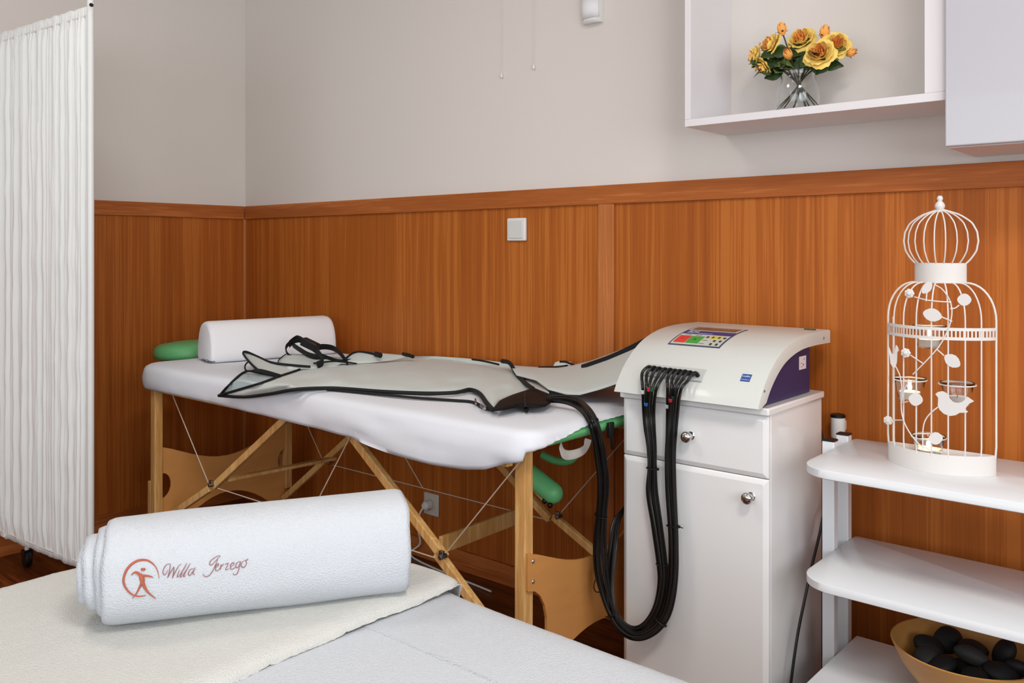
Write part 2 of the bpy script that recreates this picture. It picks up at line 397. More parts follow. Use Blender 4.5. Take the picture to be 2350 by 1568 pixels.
# ------------------------------------------------------------------ open wall shelf and wall cabinet
sl, sr, sf, zb = -1.205, -.541, 2.13, 1.54
t = thing('wall_shelf', 'open white box shelf on the wall holding the vase of roses', 'shelf', (-.87, YB, zb))
G().box(sl, sr, sf, YB, zb, zb+.02).build('bottom_panel', 'shelf_white', t, bevel=.001)
G().box(sl, sl+.018, sf, YB, zb+.02, 2.3).build('side_panel', 'shelf_white', t, bevel=.001)
G().box(sr-.045, sr, sf, YB, zb+.02, 2.3).build('side_panel', 'shelf_white', t, bevel=.001)
G().box(sl, sr, sf, YB, 2.3, 2.32).build('top_panel', 'shelf_white', t, bevel=.001)
cz0 = 1.43
t = thing('wall_cabinet', 'glossy white hanging cabinet with a closed door, cut off by the right edge', 'cabinet', (-.2, YB, cz0))
G().box(-.535, .25, 2.128, YB, cz0, 2.35).build('body', 'shelf_white', t, bevel=.001)
G().box(-.537, -.14, 2.108, 2.126, cz0+.002, 2.35).build('door', 'door_white', t, bevel=.003, segs=3)
G().box(-.136, .25, 2.108, 2.126, cz0+.002, 2.35).build('door', 'door_white', t, bevel=.003, segs=3)
# ------------------------------------------------------------------ vase and roses
vc = Vector((onY(1831, 200, 2.25).x, 2.25, zb+.0205))
t = thing('glass_vase', 'clear round glass vase holding the orange roses', 'vase', vc)
g = G(); pr = [(0, 0), (.040, 0), (.050, .006), (.054, .03), (.0555, .05), (.053, .075), (.046, .092), (.0435, .102), (.047, .116)]
inn = [(.0445, .116), (.041, .103), (.0435, .093), (.0505, .075), (.053, .05), (.0515, .031), (.047, .012), (.038, .009), (0, .009)]
g.lathe(pr+inn, vc, 36); g.build('vessel', 'glass', t, ang=60)
# rose blossom built at origin pointing +Z, radius about 1
def blossom(kind):
    g = G(); rnd = random.Random(3 if kind == 'open' else 5)
    if kind != 'open': g.ball((0, 0, .05), .27, 1, 1, 1.9, 10, 8)
    layers = [(3, .15, .78, 0), (4, .28, .82, .03), (5, .44, .84, .08), (5, .62, .80, .22), (6, .80, .62, .6), (5, .90, .40, .9)] if kind == 'open' else [(3, .12, 1.0, .0), (4, .26, 1.0, .02), (4, .36, .92, .12)]
    for li, (n, R, hh, lean) in enumerate(layers):
        for k in range(n):
            a0 = 2*PI*k/n+li*.7+rnd.uniform(-.15, .15); sp = 2*PI/n*.72
            g.m = 0 if li < 3 else 1
            rows = []
            for i in range(7):
                v = i/6; row = []
                for j in range(7):
                    u = j/3-1
                    w = math.sin(PI*min(1, .22+.62*v))
                    a = a0+u*sp*w
                    top = 1-.22*u*u
                    if kind == 'open':
                        rr = R*(.2+.8*math.sin(min(1, v*1.35)*PI*.5))*(1-.10*max(0, v-.7)*(li < 4))+lean*.34*v**3*(1-.3*u*u)+.03*math.sin(u*7+k)
                        z = -.42+hh*1.15*v*top-lean*.30*v**4+.03*math.cos(u*6+li)
                    else:
                        rr = R*math.sin(PI*(.12+.72*v))*1.15+lean*v*v; z = -.5+1.35*hh*v*top
                    row.append((rr*math.cos(a), rr*math.sin(a), z))
                rows.append(row)
            g.grid(rows)
    return g
def leafgeo(g, base, d, L, W, up=Vector((0, 0, 1))):
    d = Vector(d).normalized(); s = d.cross(up).normalized(); n = s.cross(d)
    rows = []
    for i in range(7):
        v = i/6; w = W*math.sin(PI*min(.97, max(.03, v**.8)))
        c = Vector(base)+d*(L*v)+n*(-.25*L*v*v)
        rows.append([c-s*w+n*(.25*w), c, c+s*w+n*(.25*w)])
    g.grid(rows)
bo = blossom('open'); bb = blossom('bud')
ROSES = [  # kind, px, py, radius m, tilt vector (x right-wall, y depth, z), Y depth, label
    ('open', 1732, 130, .027, (-.9, -.4, .15), 2.235, 'wide yellow rose facing left at the far left of the bouquet'),
    ('open', 1766, 103, .029, (-.6, -.7, .45), 2.26, 'orange and yellow rose just right of the leftmost rose, set higher'),
    ('open', 1838, 88, .029, (0, -.85, .5), 2.27, 'yellow rose with orange heart at the top middle of the bouquet'),
    ('open', 1880, 121, .031, (.1, -.95, .35), 2.20, 'largest rose facing the viewer, right of the vase centre'),
    ('open', 1920, 101, .028, (.5, -.85, .3), 2.24, 'yellow rose with orange heart at the right of the bouquet'),
    ('open', 1750, 155, .020, (-.6, -.5, -.5), 2.22, 'drooping pale yellow rose lowest on the left of the bouquet'),
    ('bud', 1795, 70, .019, (-.1, -.1, 1), 2.26, 'tight orange rosebud standing highest on the left'),
    ('bud', 1892, 78, .020, (.2, -.1, 1), 2.25, 'tight orange rosebud standing highest on the right'),
    ('bud', 1809, 127, .018, (0, -.8, .6), 2.19, 'small half open orange bud in the front middle of the bouquet'),
    ('bud', 1951, 122, .016, (1, -.2, .25), 2.26, 'small orange bud sticking out at the far right of the bouquet'),
]
for i, (kind, px, py, R, d, Y, l) in enumerate(ROSES):
    c = onY(px, py, Y); d = Vector(d).normalized()
    ang = i*2.39996; bx = Vector((vc.x-(c.x-vc.x)*.42+.008*math.cos(ang), vc.y-(c.y-vc.y)*.5+.012*math.sin(ang), vc.z+.0135+.002*(i % 3)))
    t = thing('rose_stem', l, 'flower', c, 'artificial roses in the glass vase')
    src = bo if kind == 'open' else bb
    g = G(); g.f = list(src.f); g.mi = list(src.mi)
    rot = d.to_track_quat('Z', 'Y').to_matrix() @ Matrix.Rotation(i*1.3, 3, 'Z')
    sc = R*(1.2 if kind == 'open' else 1.45)
    g.v = [c+rot @ (v*sc) for v in src.v]
    g.build('blossom', ['petal_in', 'petal_out'] if kind == 'open' else ['petal_in', 'petal_in'], t, ang=80)
    neck = Vector((vc.x+(c.x-vc.x)*.22, vc.y+(c.y-vc.y)*.2, vc.z+.108))
    G().tube(smooth_pts([bx, (bx+neck)/2+Vector((.003, 0, 0)), neck, (neck+c)/2+Vector((0, 0, .006)), c-d*R*.3], 6), .0019, 7).build('stem', 'stem', t)
    g = G()
    for k in range(4):
        an = k*PI/2+i; v = (rot @ Vector((math.cos(an), math.sin(an), .9))).normalized()
        leafgeo(g, c-d*R*.62, v, R*1.1, R*.2, d)
    g.build('sepal', 'leaf', t, ang=80)
    for k in range(6 if kind == 'open' else 3):
        an = i*1.9+k*2.3; m_ = neck.lerp(c, .25+.11*k)
        dv = Vector((math.cos(an)*1.0+(c.x-vc.x)*6, math.sin(an)*.7-.35, .05+.2*math.sin(i+k))).normalized()
        g = G(); leafgeo(g, m_, dv, .046+.008*math.sin(i*3+k), .019, Vector((.5, -.75, .55+.3*math.sin(i+2*k)))); g.build('leaf', 'leaf' if (i+k) % 3 else 'leaf2', t, solid=.0004, ang=80)
# ------------------------------------------------------------------ massage table
TX0, TX1, TY0, TY1, TZ = -3.27, -1.297, 1.578, 2.335, .766
t = thing('massage_table', 'folding massage table with mint green pad and beech legs against the back wall', 'massage table', (-2.3, 1.9, 0))
TABLE = t
def padrings(x0, x1, y0, y1, z0, z1, r, e=.012):
    rows = []
    for (ins, z) in ((e*1.2, z0), (e*.3, z0+e*.3), (0, z0+e), (0, z1-e), (e*.3, z1-e*.3), (e*1.2, z1)):
        rows.append(rrect(x0+ins, x1-ins, y0+ins, y1-ins, [max(.005, q-ins) for q in r], z, 6, 8))
    return G().rings(rows, True, True)
padrings(TX0+.010, TX1-.003, TY0+.010, TY1-.008, .722, TZ-.007, (.1, .07, .07, .1), .018).build('pad', 'green', t, ang=60)
FY, BY = 1.625, 2.19
g = G(); g.box(TX0+.09, -1.40, FY-.016, FY+.008, .668, .722); g.box(TX0+.09, -1.40, BY-.008, BY+.016, .668, .722)
g.box(TX0+.09, TX0+.115, FY, BY, .668, .722); g.box(-1.52, -1.50, FY, BY, .690, .722); g.box(-2.30, -2.25, FY, BY, .67, .722)
g.build('frame', 'beech', t, bevel=.003, smooth=False)
LXl, LXr = -3.15, -1.385
for (x, y) in ((LXl, FY-.012), (LXl, BY), (LXr, FY+.03), (LXr, BY)):
    lg = G().box(x-.017, x+.017, y-.016, y+.016, .19 if x < -2 else 0, .72).build('leg', 'beech', t, bevel=.003, smooth=False)
    sx = -1 if x < -2 else 1
    if x < -2: G().box(x+sx*.0175, x+sx*.0175+sx*.022, y-.016, y+.016, 0, .33).build('leg_extension', 'beech', t, bevel=.003, smooth=False)
def endpanel(X, y0, y1, n0, n1, nd, apex):
    P = []
    N = 14
    for k in range(N+1):
        u = k/N; P.append((y0+(y1-y0)*u, .458-.078*math.sin(PI*u)**1.2))
    P.append((y1, n0))
    for k in range(1, 9): a = PI*k/9; P.append((y1-nd*math.sin(a), n0+(n1-n0)*(1-math.cos(a))/2))
    P += [(y1, n1), (y1, .12)]
    for k in range(1, N): u = k/N; P.append((y1-.05+(y0-y1+.1)*u, .12+(apex-.12)*math.sin(PI*u)**.8))
    P += [(y0, .12), (y0, n1)]
    for k in range(1, 9): a = PI*k/9; P.append((y0+nd*math.sin(a), n1+(n0-n1)*(1-math.cos(a))/2))
    P.append((y0, n0))
    return G().prism([(X, a, b) for (a, b) in P], (.009, 0, 0))
endpanel(LXl+.002, FY+.0055, BY-.0165, .36, .265, .035, .235).build('end_panel', 'ply', t, smooth=False, bevel=.001)
ep = endpanel(LXr+.0175, FY+.016, BY+.014, .365, .15, .075, .20).build('end_panel', 'ply', t, smooth=False, bevel=.001)
for z in (.435, .385):
    G().ball((LXr+.027, FY+.034, z), .0055, .5, 1, 1).build('rivet', 'chrome', ep)
c = onX(1376, 1340, LXr+.028)
g = G().tube([c+Vector((0, .026*math.cos(a), .022*math.sin(a))) for a in [2*PI*k/28 for k in range(28)]], .0012, 6, closed=True)
for dy in (-.005, .005): g.tube([c+Vector((0, dy, -.009)), c+Vector((0, dy, .011))], .0012, 6)
g.build('stamp', 'black', ep)
def brace(name, pts, w=.024, h=.018, m='beech'):
    g = G()
    for (a, b) in zip(pts, pts[1:]): g.beam(a, b, w, h)
    return g.build(name, m, t, bevel=.003, smooth=False)
def ext(p, q, zt):
    return q+(q-p)*((zt-q.z)/(q.z-p.z))
f1, f2 = onY(491, 1117, FY+.035), onY(656, 961, FY+.035); f2 = ext(f1, f2, .69)
f3 = onY(421, 1163, FY+.035); jl = onY(484, 1119, FY+.035)
brace('brace', [f1, f2]); brace('brace', [jl+(f3-jl)*((jl.x+3.128)/(jl.x-f3.x)), jl+Vector((-.005, 0, -.004))])
r1, r2 = onY(1022, 1282, FY+.035), onY(812, 1005, FY+.035); r2 = ext(r1, r2, .69)
r3 = onY(1045, 1325, FY+.035); brace('brace', [r1, r2], .027, .02); r0 = onY(1003, 1268, FY+.035); k = min((-1.402-r0.x)/(r3.x-r0.x), (r0.z-.04)/(r0.z-r3.z)); brace('brace', [r0+(r3-r0)*k, r0], .027, .02)
b1, b2 = onY(672, 1125, BY-.035), onY(800, 1008, BY-.035); b2 = ext(b1, b2, .69); b1 = b1+(b1-b2)*.1
brace('brace', [b1, b2])
c1, c2 = onY(1150, 1070, BY-.035), onY(1262, 1193, BY-.035); c3 = onY(1380, 1285, BY-.035)
brace('brace', [ext(c2, c1, .69), c2]); brace('brace', [onY(1270, 1185, BY-.035), c2+(c3-c2)*min((-1.402-c2.x)/(c3.x-c2.x), (c2.z-.04)/(c2.z-c3.z))])
G().beam(onY(520, 1101, FY+.05), onY(768, 1052, BY-.03), .028, .012, Vector((0, 0, 1))).build('stretcher', 'beech', t, bevel=.002, smooth=False)
G().beam(onY(1010, 1252, FY+.06), onY(1195, 1182, BY-.03), .012, .048, Vector((0, 0, 1))).build('stretcher', 'beech', t, bevel=.002, smooth=False)
W = lambda x, y, Y: onY(x, y, Y)
for (a, b) in ((W(385, 880, FY), W(478, 1108, FY+.02)), (W(500, 1121, FY+.02), W(1000, 1281, FY+.02)), (W(1025, 1268, FY+.02), W(1196, 1056, FY)),
               (W(805, 1000, FY+.02), W(709, 1188, FY+.02)), (W(700, 965, BY-.02), W(740, 1055, BY-.04)), (W(765, 1068, BY-.04), W(1262, 1195, BY-.04)),
               (W(915, 1025, BY-.04), W(970, 1120, BY-.04)), (W(1280, 1185, BY-.04), W(1440, 1000, BY-.04))):
    G().tube([a, b], .0018, 6).build('tension_cable', 'cord', t)
for p in (W(486, 1113, FY+.02), W(1016, 1278, FY+.02), W(1282, 1186, BY-.05), W(757, 1062, BY-.05)):
    g = G().lathe([(0, -.012), (.007, -.012), (.007, .012), (0, .012)], p, 10, ax=(0, 1, 0)); g.box(p.x-.012, p.x+.004, p.y-.004, p.y+.004, p.z-.004, p.z+.015); g.build('hinge', 'steel', t, bevel=.001)
# face cushion at head end
def capsule(p, q, r, r2=None): 
    p = Vector(p); q = Vector(q); d = (q-p).normalized(); pts = []; rs = []
    for k in range(7): a = PI/2*k/6; pts.append(p-d*(r*math.cos(a))); rs.append(max(.001, r*math.sin(a)))
    for k in range(6, -1, -1): a = PI/2*k/6; pts.append(q+d*(r*math.cos(a))); rs.append(max(.001, r*math.sin(a)))
    return G().tube(pts, rs, 16)
rows = []
for (s_, z) in ((.80, .742), (.97, .75), (1, .768), (.97, .79), (.86, .803), (.5, .812), (.1, .814)):
    rows.append([Vector((-3.455+.135*s_*math.cos(a), 1.93+.165*s_*math.sin(a), z)) for a in [2*PI*k/36 for k in range(36)]])
G().rings(rows, True, True).build('head_cushion', 'green', t, ang=60)
g = G(); g.box(-3.5, -3.2, 1.85, 1.868, .715, .740); g.box(-3.5, -3.2, 1.99, 2.008, .715, .740); g.build('head_bracket', 'beech', t, bevel=.002, smooth=False)
# armrest stowed below
ar = capsule(W(1205, 1082, 1.93), W(1268, 1132, 1.93), .030).build('arm_rest', 'green', t, ang=60)
G().beam(W(1195, 1088, 1.92), W(1255, 1150, 1.92), .016, .012).build('slat', 'beech', ar, bevel=.002, smooth=False)
g = G().ball(W(1262, 1160, 1.91), .008); g.ball(W(1250, 1150, 1.91), .008); g.build('end_knob', 'black', ar)
g = G(); g.tube(smooth_pts([W(1245, 1045, 2.0), W(1275, 1058, 2.0), W(1305, 1058, 2.0), W(1322, 1045, 2.0)], 6), .011, 10); g.build('sling', 'green', t)
g = G(); g.tube(smooth_pts([W(1286, 1022, 1.72), W(1292, 1040, 1.74), W(1306, 1045, 1.78), W(1330, 1039, 1.83), W(1344, 1028, 1.86), W(1350, 1008, 1.87)], 6), .012, 8, r2=.0015, up=(0, 0, 1)); g.build('strap_loop', 'lining', t)
g = G(); p = onX(1401, 985, TX1+.006); g.box(p.x-.004, p.x+.006, p.y-.012, p.y+.010, p.z-.022, p.z+.018); g.tube([p, p+Vector((0, .01, -.055))], .004, 8); g.build('latch', 'black', t, bevel=.002)
# ------------------------------------------------------------------ fitted sheet
fzb = [(-3.3, .712), (-3.2, .680), (-2.72, .681), (-2.5, .677), (-2.2, .673), (-1.97, .667), (-1.79, .650), (-1.62, .645), (-1.52, .648), (-1.444, .662), (-1.387, .684), (-1.33, .697), (-1.28, .712)]
rzb = [(1.58, .715), (1.687, .739), (1.777, .755), (1.853, .760), (2.33, .760)]
def zbot(p):
    if p.x > TX1-.03: return interp(rzb, p.y)
    if p.y < TY0+.06: return interp(fzb, p.x)
    if p.x < TX0+.05: return .70-.0*p.y
    return .70
base = None; rows = []
prof = [(.30, 0, 0), (.2, 0, 0), (.12, 0, 0), (.07, 0, 0), (.04, .001, 0), (.022, .003, 0), (.010, .009, 0), (.003, .018, 0), (0, .03, 0), (-.001, .3, 1), (-.001, .6, 1), (.001, .85, 1), (.006, 1.0, 1), (.014, 1.0, 1), (.022, .96, 1)]
for (ins, dz, mode) in prof:
    loop = rrect(TX0+ins, TX1-ins, TY0+ins, TY1-ins, [max(.004, q-ins) for q in (.11, .07, .07, .11)], TZ+.004, 90, 14)
    outer = rrect(TX0, TX1, TY0, TY1, (.11, .07, .07, .11), TZ, 90, 14)
    row = []
    for p, oq in zip(loop, outer):
        z0 = TZ+.004
        if mode == 0: z = max(z0-dz, zbot(oq)-.0005) if dz > .002 else z0-dz; z += .0022*noise.noise(Vector((p.x*5, p.y*6, 0)))
        else:
            zb_ = zbot(oq); z = z0-.03+(zb_-(z0-.03))*((dz-.0)/1.0) if zb_ < z0-.03 else zb_-.0005-.001*dz
        if p.y < 1.8 and mode: 
            fold = .010*noise.noise(Vector((oq.x*7, z*16, 2)))+.004*math.sin(oq.x*60+z*90)*max(0, noise.noise(Vector((oq.x*3, 1, 0))))
            if -2.1 < oq.x < -1.35: fold += .016*math.sin((.77-z)*75+oq.x*4)*math.sin(PI*(oq.x+2.1)/.75)
            p = p+Vector((0, -abs(fold) if oq.y < 1.62 else 0, 0))
        if oq.x > TX1-.05 and mode: p = p+Vector((.0018*math.sin(oq.y*240), 0, 0)); 
        if oq.x < TX0+.05 and mode: p = p+Vector((-.003*math.sin(oq.y*45+z*60), 0, 0))
        row.append(Vector((p.x, p.y, z)))
    rows.append(row)
o = G().rings(rows, True, False).build('fitted_sheet', 'sheet', None, ang=80)
tag(o, 'white fitted sheet with elastic edge stretched over the massage table by the wall', 'sheet')
# ------------------------------------------------------------------ half round bolster pillow
A = Vector((-3.09, 1.775, TZ+.0065)); B = Vector((-2.985, 2.275, TZ+.0065)); d = (B-A).normalized(); n = d.cross(Vector((0, 0, 1)))
def dsect(sx, sz):
    P = []
    for k in range(25):
        a = PI*k/24; P.append((-math.copysign(abs(math.cos(a))**.8, math.cos(a))*.087*sx, (.012+.142*math.sin(a)**.85)*sz))
    P += [(.078*sx, .001), (.04*sx, 0), (0, 0), (-.04*sx, 0), (-.078*sx, .001)]
    return P
rows = []
for (s_, k) in ((-.002, .86), (0, .93), (.006, .975), (.018, 1), (.25, 1), (.495, 1), (.507, .975), (.513, .93), (.515, .86)):
    rows.append([A+d*s_+n*x+Vector((0, 0, .07*(1-k)*.6+z)) for (x, z) in [(a, b*k) for (a, b) in dsect(k, 1)]])
t = thing('bolster_pillow', 'white half round bolster pillow at the head of the massage table', 'pillow', (A+B)/2)
G().rings(rows, True, True).build('cushion', 'pillow', t, ang=60)
g = G().tube([A+d*.01+n*(.086)+Vector((0, 0, .006)), A+d*-.004+n*.07+Vector((0, 0, .006)), A+d*-.004+n*-.02+Vector((0, 0, .006))], .0022, 6); g.ball(A+d*-.006+n*.045+Vector((0, 0, .007)), .005)
g.build('zip', 'steel', t)
# ------------------------------------------------------------------ compression garment
def surf(x, y, off=0):
    p = onZ(x, y, TZ+.006+off)
    if p.y < TY0+.012:
        q = onY(x, y, TY0-.014-off)
        k = min(1, max(0, (TY0+.012-p.y)/.05)); 
        return p.lerp(q, 1.0) if k >= 1 else p.lerp(q, k)
    if p.y > 2.335: p = onY(x, y, 2.335)
    return p
t = thing('compression_trousers', 'pale grey compression trousers with black binding lying across the massage table', 'garment', (-1.95, 1.9, TZ))
Bc = [(505, 908), (560, 911), (620, 904), (680, 894), (750, 891), (800, 893), (880, 899), (980, 903), (1045, 901), (1078, 894), (1100, 903), (1116, 924), (1131, 940), (1142, 925), (1165, 913), (1195, 903), (1222, 892)]
Tc = [(505, 907), (560, 891), (600, 879), (640, 864), (700, 843), (740, 830), (800, 817), (870, 815), (940, 817), (1000, 818), (1060, 822), (1120, 828), (1160, 833), (1172, 838), (1200, 862), (1222, 891)]
rows = []
NX, NV = 90, 16
for i in range(NX+1):
    x = 505+(1222-505)*i/NX
    yb, yt = interp(Bc, x), interp(Tc, x); row = []
    for j in range(NV+1):
        v = j/NV; y = yb+(yt-yb)*v
        e = min(1, 4*v)*min(1, 3*(1-v)); ex = min(1, i/8, (NX-i)/6)
        off = .006+.016*math.sin(PI*v)**.7*ex+.007*e*ex*noise.noise(Vector((x*.016+y*.03, y*.06-x*.004, 0)))
        row.append(surf(x, y, max(.004, off)))
    rows.append(row)
G().grid(rows).build('front_panel', 'garment', t, solid=.004, ang=80)
def pxpoly(pts, off, name, m, solid=.003, sub=3, par=None):
    """fan-free filled patch from two px curves"""
    a, b = pts; n = 16; rows = []
    for i in range(n+1):
        u = i/n
        def at(c):
            s = u*(len(c)-1); k = min(int(s), len(c)-2); f = s-k
            return [c[k][q]+(c[k+1][q]-c[k][q])*f for q in range(len(c[0]))]
        pa, pb = at(a), at(b)
        def w(p): return surf(p[0], p[1], off) if len(p) < 3 else (surf(*p) if p[2] < .5 else onY(*p))
        wa, wb = w(pa), w(pb)
        rows.append([wa.lerp(wb, k/6)+Vector((0, 0, .006*math.sin(PI*k/6)*math.sin(PI*min(1, u*1.3)))) for k in range(7)])
    return G().grid(rows).build(name, m, par or t, solid=solid, ang=80)
pxpoly(([(512, 903), (535, 878), (562, 856)], [(512, 905), (580, 885), (640, 866)]), .008, 'lining', 'underside')
# waist flaps lifting off the sheet
pxpoly(([(560, 812, .050), (574, 832, .035), (592, 846, .026), (616, 855, .02), (643, 863, .014)], [(566, 809, .055), (596, 821, .042), (630, 834, .03), (668, 838, .024), (712, 838, .020)]), 0, 'waist_flap', 'garment')
pxpoly(([(640, 839, .022), (664, 848, .020), (700, 846, .018), (770, 842, .018)], [(641, 826, .035), (662, 812, .045), (712, 814, .045), (800, 822, .035)]), 0, 'waist_flap', 'garment')
pxpoly(([(758, 834, .024), (800, 836, .022), (850, 834, .022), (900, 828, .022)], [(792, 822, .035), (820, 809, .05), (862, 811, .05), (945, 818, .03)]), 0, 'waist_flap', 'garment')
def piping(pts, r=.005, name='binding', flat=None, m='trim', off=.016):
    P = [surf(p[0], p[1], off) if len(p) < 3 else (surf(*p) if p[2] < .5 else onY(*p)) for p in pts]
    P = smooth_pts(P, 5)
    return G().tube(P, r, 8, r2=flat, up=(0, 0, 1)).build(name, m, t)
piping([(503, 908)]+Bc[1:12]+[(1131, 941)], .0055, off=.010, flat=.007)
piping([(750, 894), (850, 903), (950, 913), (1040, 919), (1085, 923), (1110, 936), (1131, 941)], .004, off=.004, flat=.006)
piping([(505, 907), (560, 891), (600, 879), (640, 864), (680, 851), (706, 840)], .004, off=.016, flat=.005)
piping([(507, 905), (530, 880), (564, 853), (600, 857), (644, 865)], .004, off=.012, flat=.005)
piping([(583, 850, .03), (604, 852, .028), (643, 863, .02)], .006, flat=.004)
piping([(590, 848, .032), (574, 833, .04), (558, 812, .052), (566, 808, .058), (592, 819, .046), (622, 832, .036), (665, 838, .03), (712, 842, .026)], .0045, flat=.0035)
piping([(570, 830, .042), (563, 838, .04), (563, 848, .034), (572, 852, .03), (587, 849, .03)], .0028)
piping([(638, 840, .026), (640, 826, .038), (656, 813, .048)], .002)
piping([(790, 826, .036), (808, 812, .05), (825, 808, .054), (850, 811, .052), (872, 815, .048)], .0045, flat=.003)
piping([(720, 834, .03), (760, 830, .03), (790, 831, .03), (818, 835, .028)], .003)
piping([(862, 813, .052), (874, 816, .05)], .010, flat=.008); piping([(924, 813, .04), (936, 815, .038), (948, 819, .034)], .007, flat=.008)
piping([(1083, 825, 2.28), (1110, 829, 2.26), (1145, 837, 2.22)], .0035, flat=.002)
piping([(1152, 829, 2.27), (1170, 834, 2.22), (1186, 860), (1206, 880), (1224, 893)], .0075, flat=.006, off=.02)
piping([(1224, 893), (1245, 902), (1262, 909)], .005, flat=.005, off=.018)
# zip pulls
piping([(1091, 916), (1092, 927)], .0025, 'zip_pull', m='steel', off=.012); piping([(1104, 931), (1112, 938)], .004, 'zip_pull', m='steel', off=.012); piping([(1207, 934), (1208, 943)], .005, 'zip_pull', off=.004)
# strap with buckle
def ribbon(pts, w, name, m='trim', par=None):
    P = smooth_pts([surf(*p) for p in pts], 6)
    return G().tube(P, w, 10, r2=.0028, up=(.3, -.35, 1)).build(name, m, par or t)
ribbon([(676, 824, .03), (661, 814, .045), (656, 800, .06), (663, 789, .075), (678, 783, .08), (690, 781, .082)], .009, 'strap')
ribbon([(664, 790, .07), (684, 778, .085), (712, 795, .078), (735, 814, .06), (741, 830, .04), (728, 838, .03)], .015, 'strap')
ribbon([(672, 792, .065), (690, 804, .06), (712, 816, .05), (748, 824, .035)], .012, 'strap')
ribbon([(718, 802, .055), (740, 796, .065), (766, 800, .062), (784, 815, .05), (797, 833, .028)], .012, 'strap')
ribbon([(730, 812, .05), (755, 822, .04), (780, 829, .032), (806, 828, .03)], .008, 'strap')
p = surf(712, 791, .088); g = G(); g.obox(p, Vector((.028, .012, -.012)), Vector((-.006, .014, 0)), Vector((.005, .002, .014))); g.build('buckle', 'black', t, bevel=.004)
p = surf(734, 835, .03); g = G(); g.ball(p, .015, 1.1, .8, .7); g.build('buckle', 'black', t)
p = surf(695, 830, .03); g = G(); g.ball(p, .012, 1.5, .8, .4); g.build('buckle', 'black', t)
# black sleeve where hoses enter
pxpoly(([(1131, 942), (1160, 939), (1192, 931), (1225, 934), (1250, 932), (1266, 922)], [(1131, 938), (1148, 918), (1178, 905), (1222, 891), (1245, 900), (1266, 911)]), .018, 'hose_sleeve', 'sleeve')
pxpoly(([(1205, 930), (1208, 941), (1206, 945)], [(1212, 930), (1214, 941), (1210, 946)]), .006, 'pull_tab', 'trim')
piping([(1205, 899), (1204, 915), (1206, 932)], .002, off=.034)
pxpoly(([(1178, 842), (1196, 862), (1210, 880), (1226, 893)], [(1200, 842), (1228, 856), (1246, 876), (1260, 904)]), .014, 'lining', 'lining')
# far leg leaning up against the cabinet
up = [(1172, 838, 2.26), (1230, 842, 2.31), (1280, 842, 2.32), (1320, 836, 2.32), (1352, 829, 2.31), (1400, 812, 2.29), (1450, 792, 2.26), (1490, 774, 2.23)]
lo = [(1185, 862, 2.13), (1230, 872, 2.06), (1258, 893, 1.98), (1300, 904, 1.97), (1330, 905, 1.97), (1375, 893, 1.98), (1412, 881, 1.99), (1436, 873, 2.0)]
rows = []
for i in range(61):
    s_ = i/60*(len(up)-1); k = min(int(s_), len(up)-2); f = s_-k
    a = onY(*[up[k][q]+(up[k+1][q]-up[k][q])*f for q in range(3)]); b = onY(*[lo[k][q]+(lo[k+1][q]-lo[k][q])*f for q in range(3)])
    row = []
    for j in range(15):
        v = j/14; p = b.lerp(a, v)
        vd = (CAM-p).normalized()
        p = p+vd*(.030*math.sin(PI*v)**.8+.008*noise.noise(Vector((i*.12, v*3, 5)))*math.sin(PI*v))
        row.append(p)
    rows.append(row)
G().grid(rows).build('leg_sleeve', 'garment', t, solid=.003, ang=80)
rows2 = [[r[0]+Vector((0, 0, 0)), r[0]+Vector((-.004, .05, -.002)), r[-1]+Vector((0, .006, -.01))] for r in rows]
for r in rows2[:]:
    for q in range(3):
        if r[q].z < TZ+.008: r[q].z = TZ+.008
G().grid(rows2).build('leg_sleeve_back', 'trim', t, ang=80)
piping([(1336, 842, 2.235), (1352, 837, 2.225), (1400, 820, 2.215), (1450, 797, 2.20), (1489, 777, 2.19)], .0075, flat=.004)
piping([(1236, 843, 2.29), (1280, 842, 2.3), (1302, 839, 2.3)], .003); piping([(1285, 830, 2.32), (1300, 831, 2.32), (1318, 839, 2.31)], .0035)
pxpoly(([(1275, 833, 2.33), (1290, 829, 2.33), (1310, 832, 2.33)], [(1270, 842, 2.32), (1290, 842, 2.32), (1318, 841, 2.31)]), 0, 'tongue', 'lining')
# ------------------------------------------------------------------ white cabinet
cx0, cx1, cf, cb = -1.262, -.864, 1.909, 2.235
t = thing('drawer_cabinet', 'glossy white cabinet with one drawer and one door under the machine', 'cabinet', ((cx0+cx1)/2, (cf+cb)/2, 0))
G().box(cx0, cx1, cf+.018, cb, 0, .8175).build('body', 'white_lacquer', t, bevel=.002)
G().box(cx0-.004, cx1+.006, cf-.008, cb+.004, .818, .836).build('top_board', 'white_lacquer', t, bevel=.004, segs=3)
def front(name, z0, z1, kx, kz):
    # bevelled front panel
    g = G(); e = .012
    rows = []
    for (ins, y) in ((0, cf+.0175), (0, cf+.006), (.003, cf+.004), (e, cf)):
        rows.append([Vector(p) for p in ((cx0+ins, y, z0+ins), (cx1-ins, y, z0+ins), (cx1-ins, y, z1-ins), (cx0+ins, y, z1-ins))])
    o = g.rings(rows, True, True).build(name, 'white_lacquer', t, ang=12, bevel=.0015)
    G().lathe([(0, 0), (.011, 0), (.0075, .003), (.0055, .008), (.0065, .013), (.0125, .018), (.0145, .024), (.012, .029), (.006, .0315), (0, .032)], (kx, cf+.0005, kz), 24, ax=(0, -1, 0)).build('knob', 'chrome', o, ang=50)
k1, k2 = onY(1574, 1004, 1.885), onY(1713, 1145, 1.885)
front('drawer', .6705, .8155, k1.x, k1.z); front('door', .05, .6685, k2.x, k2.z)
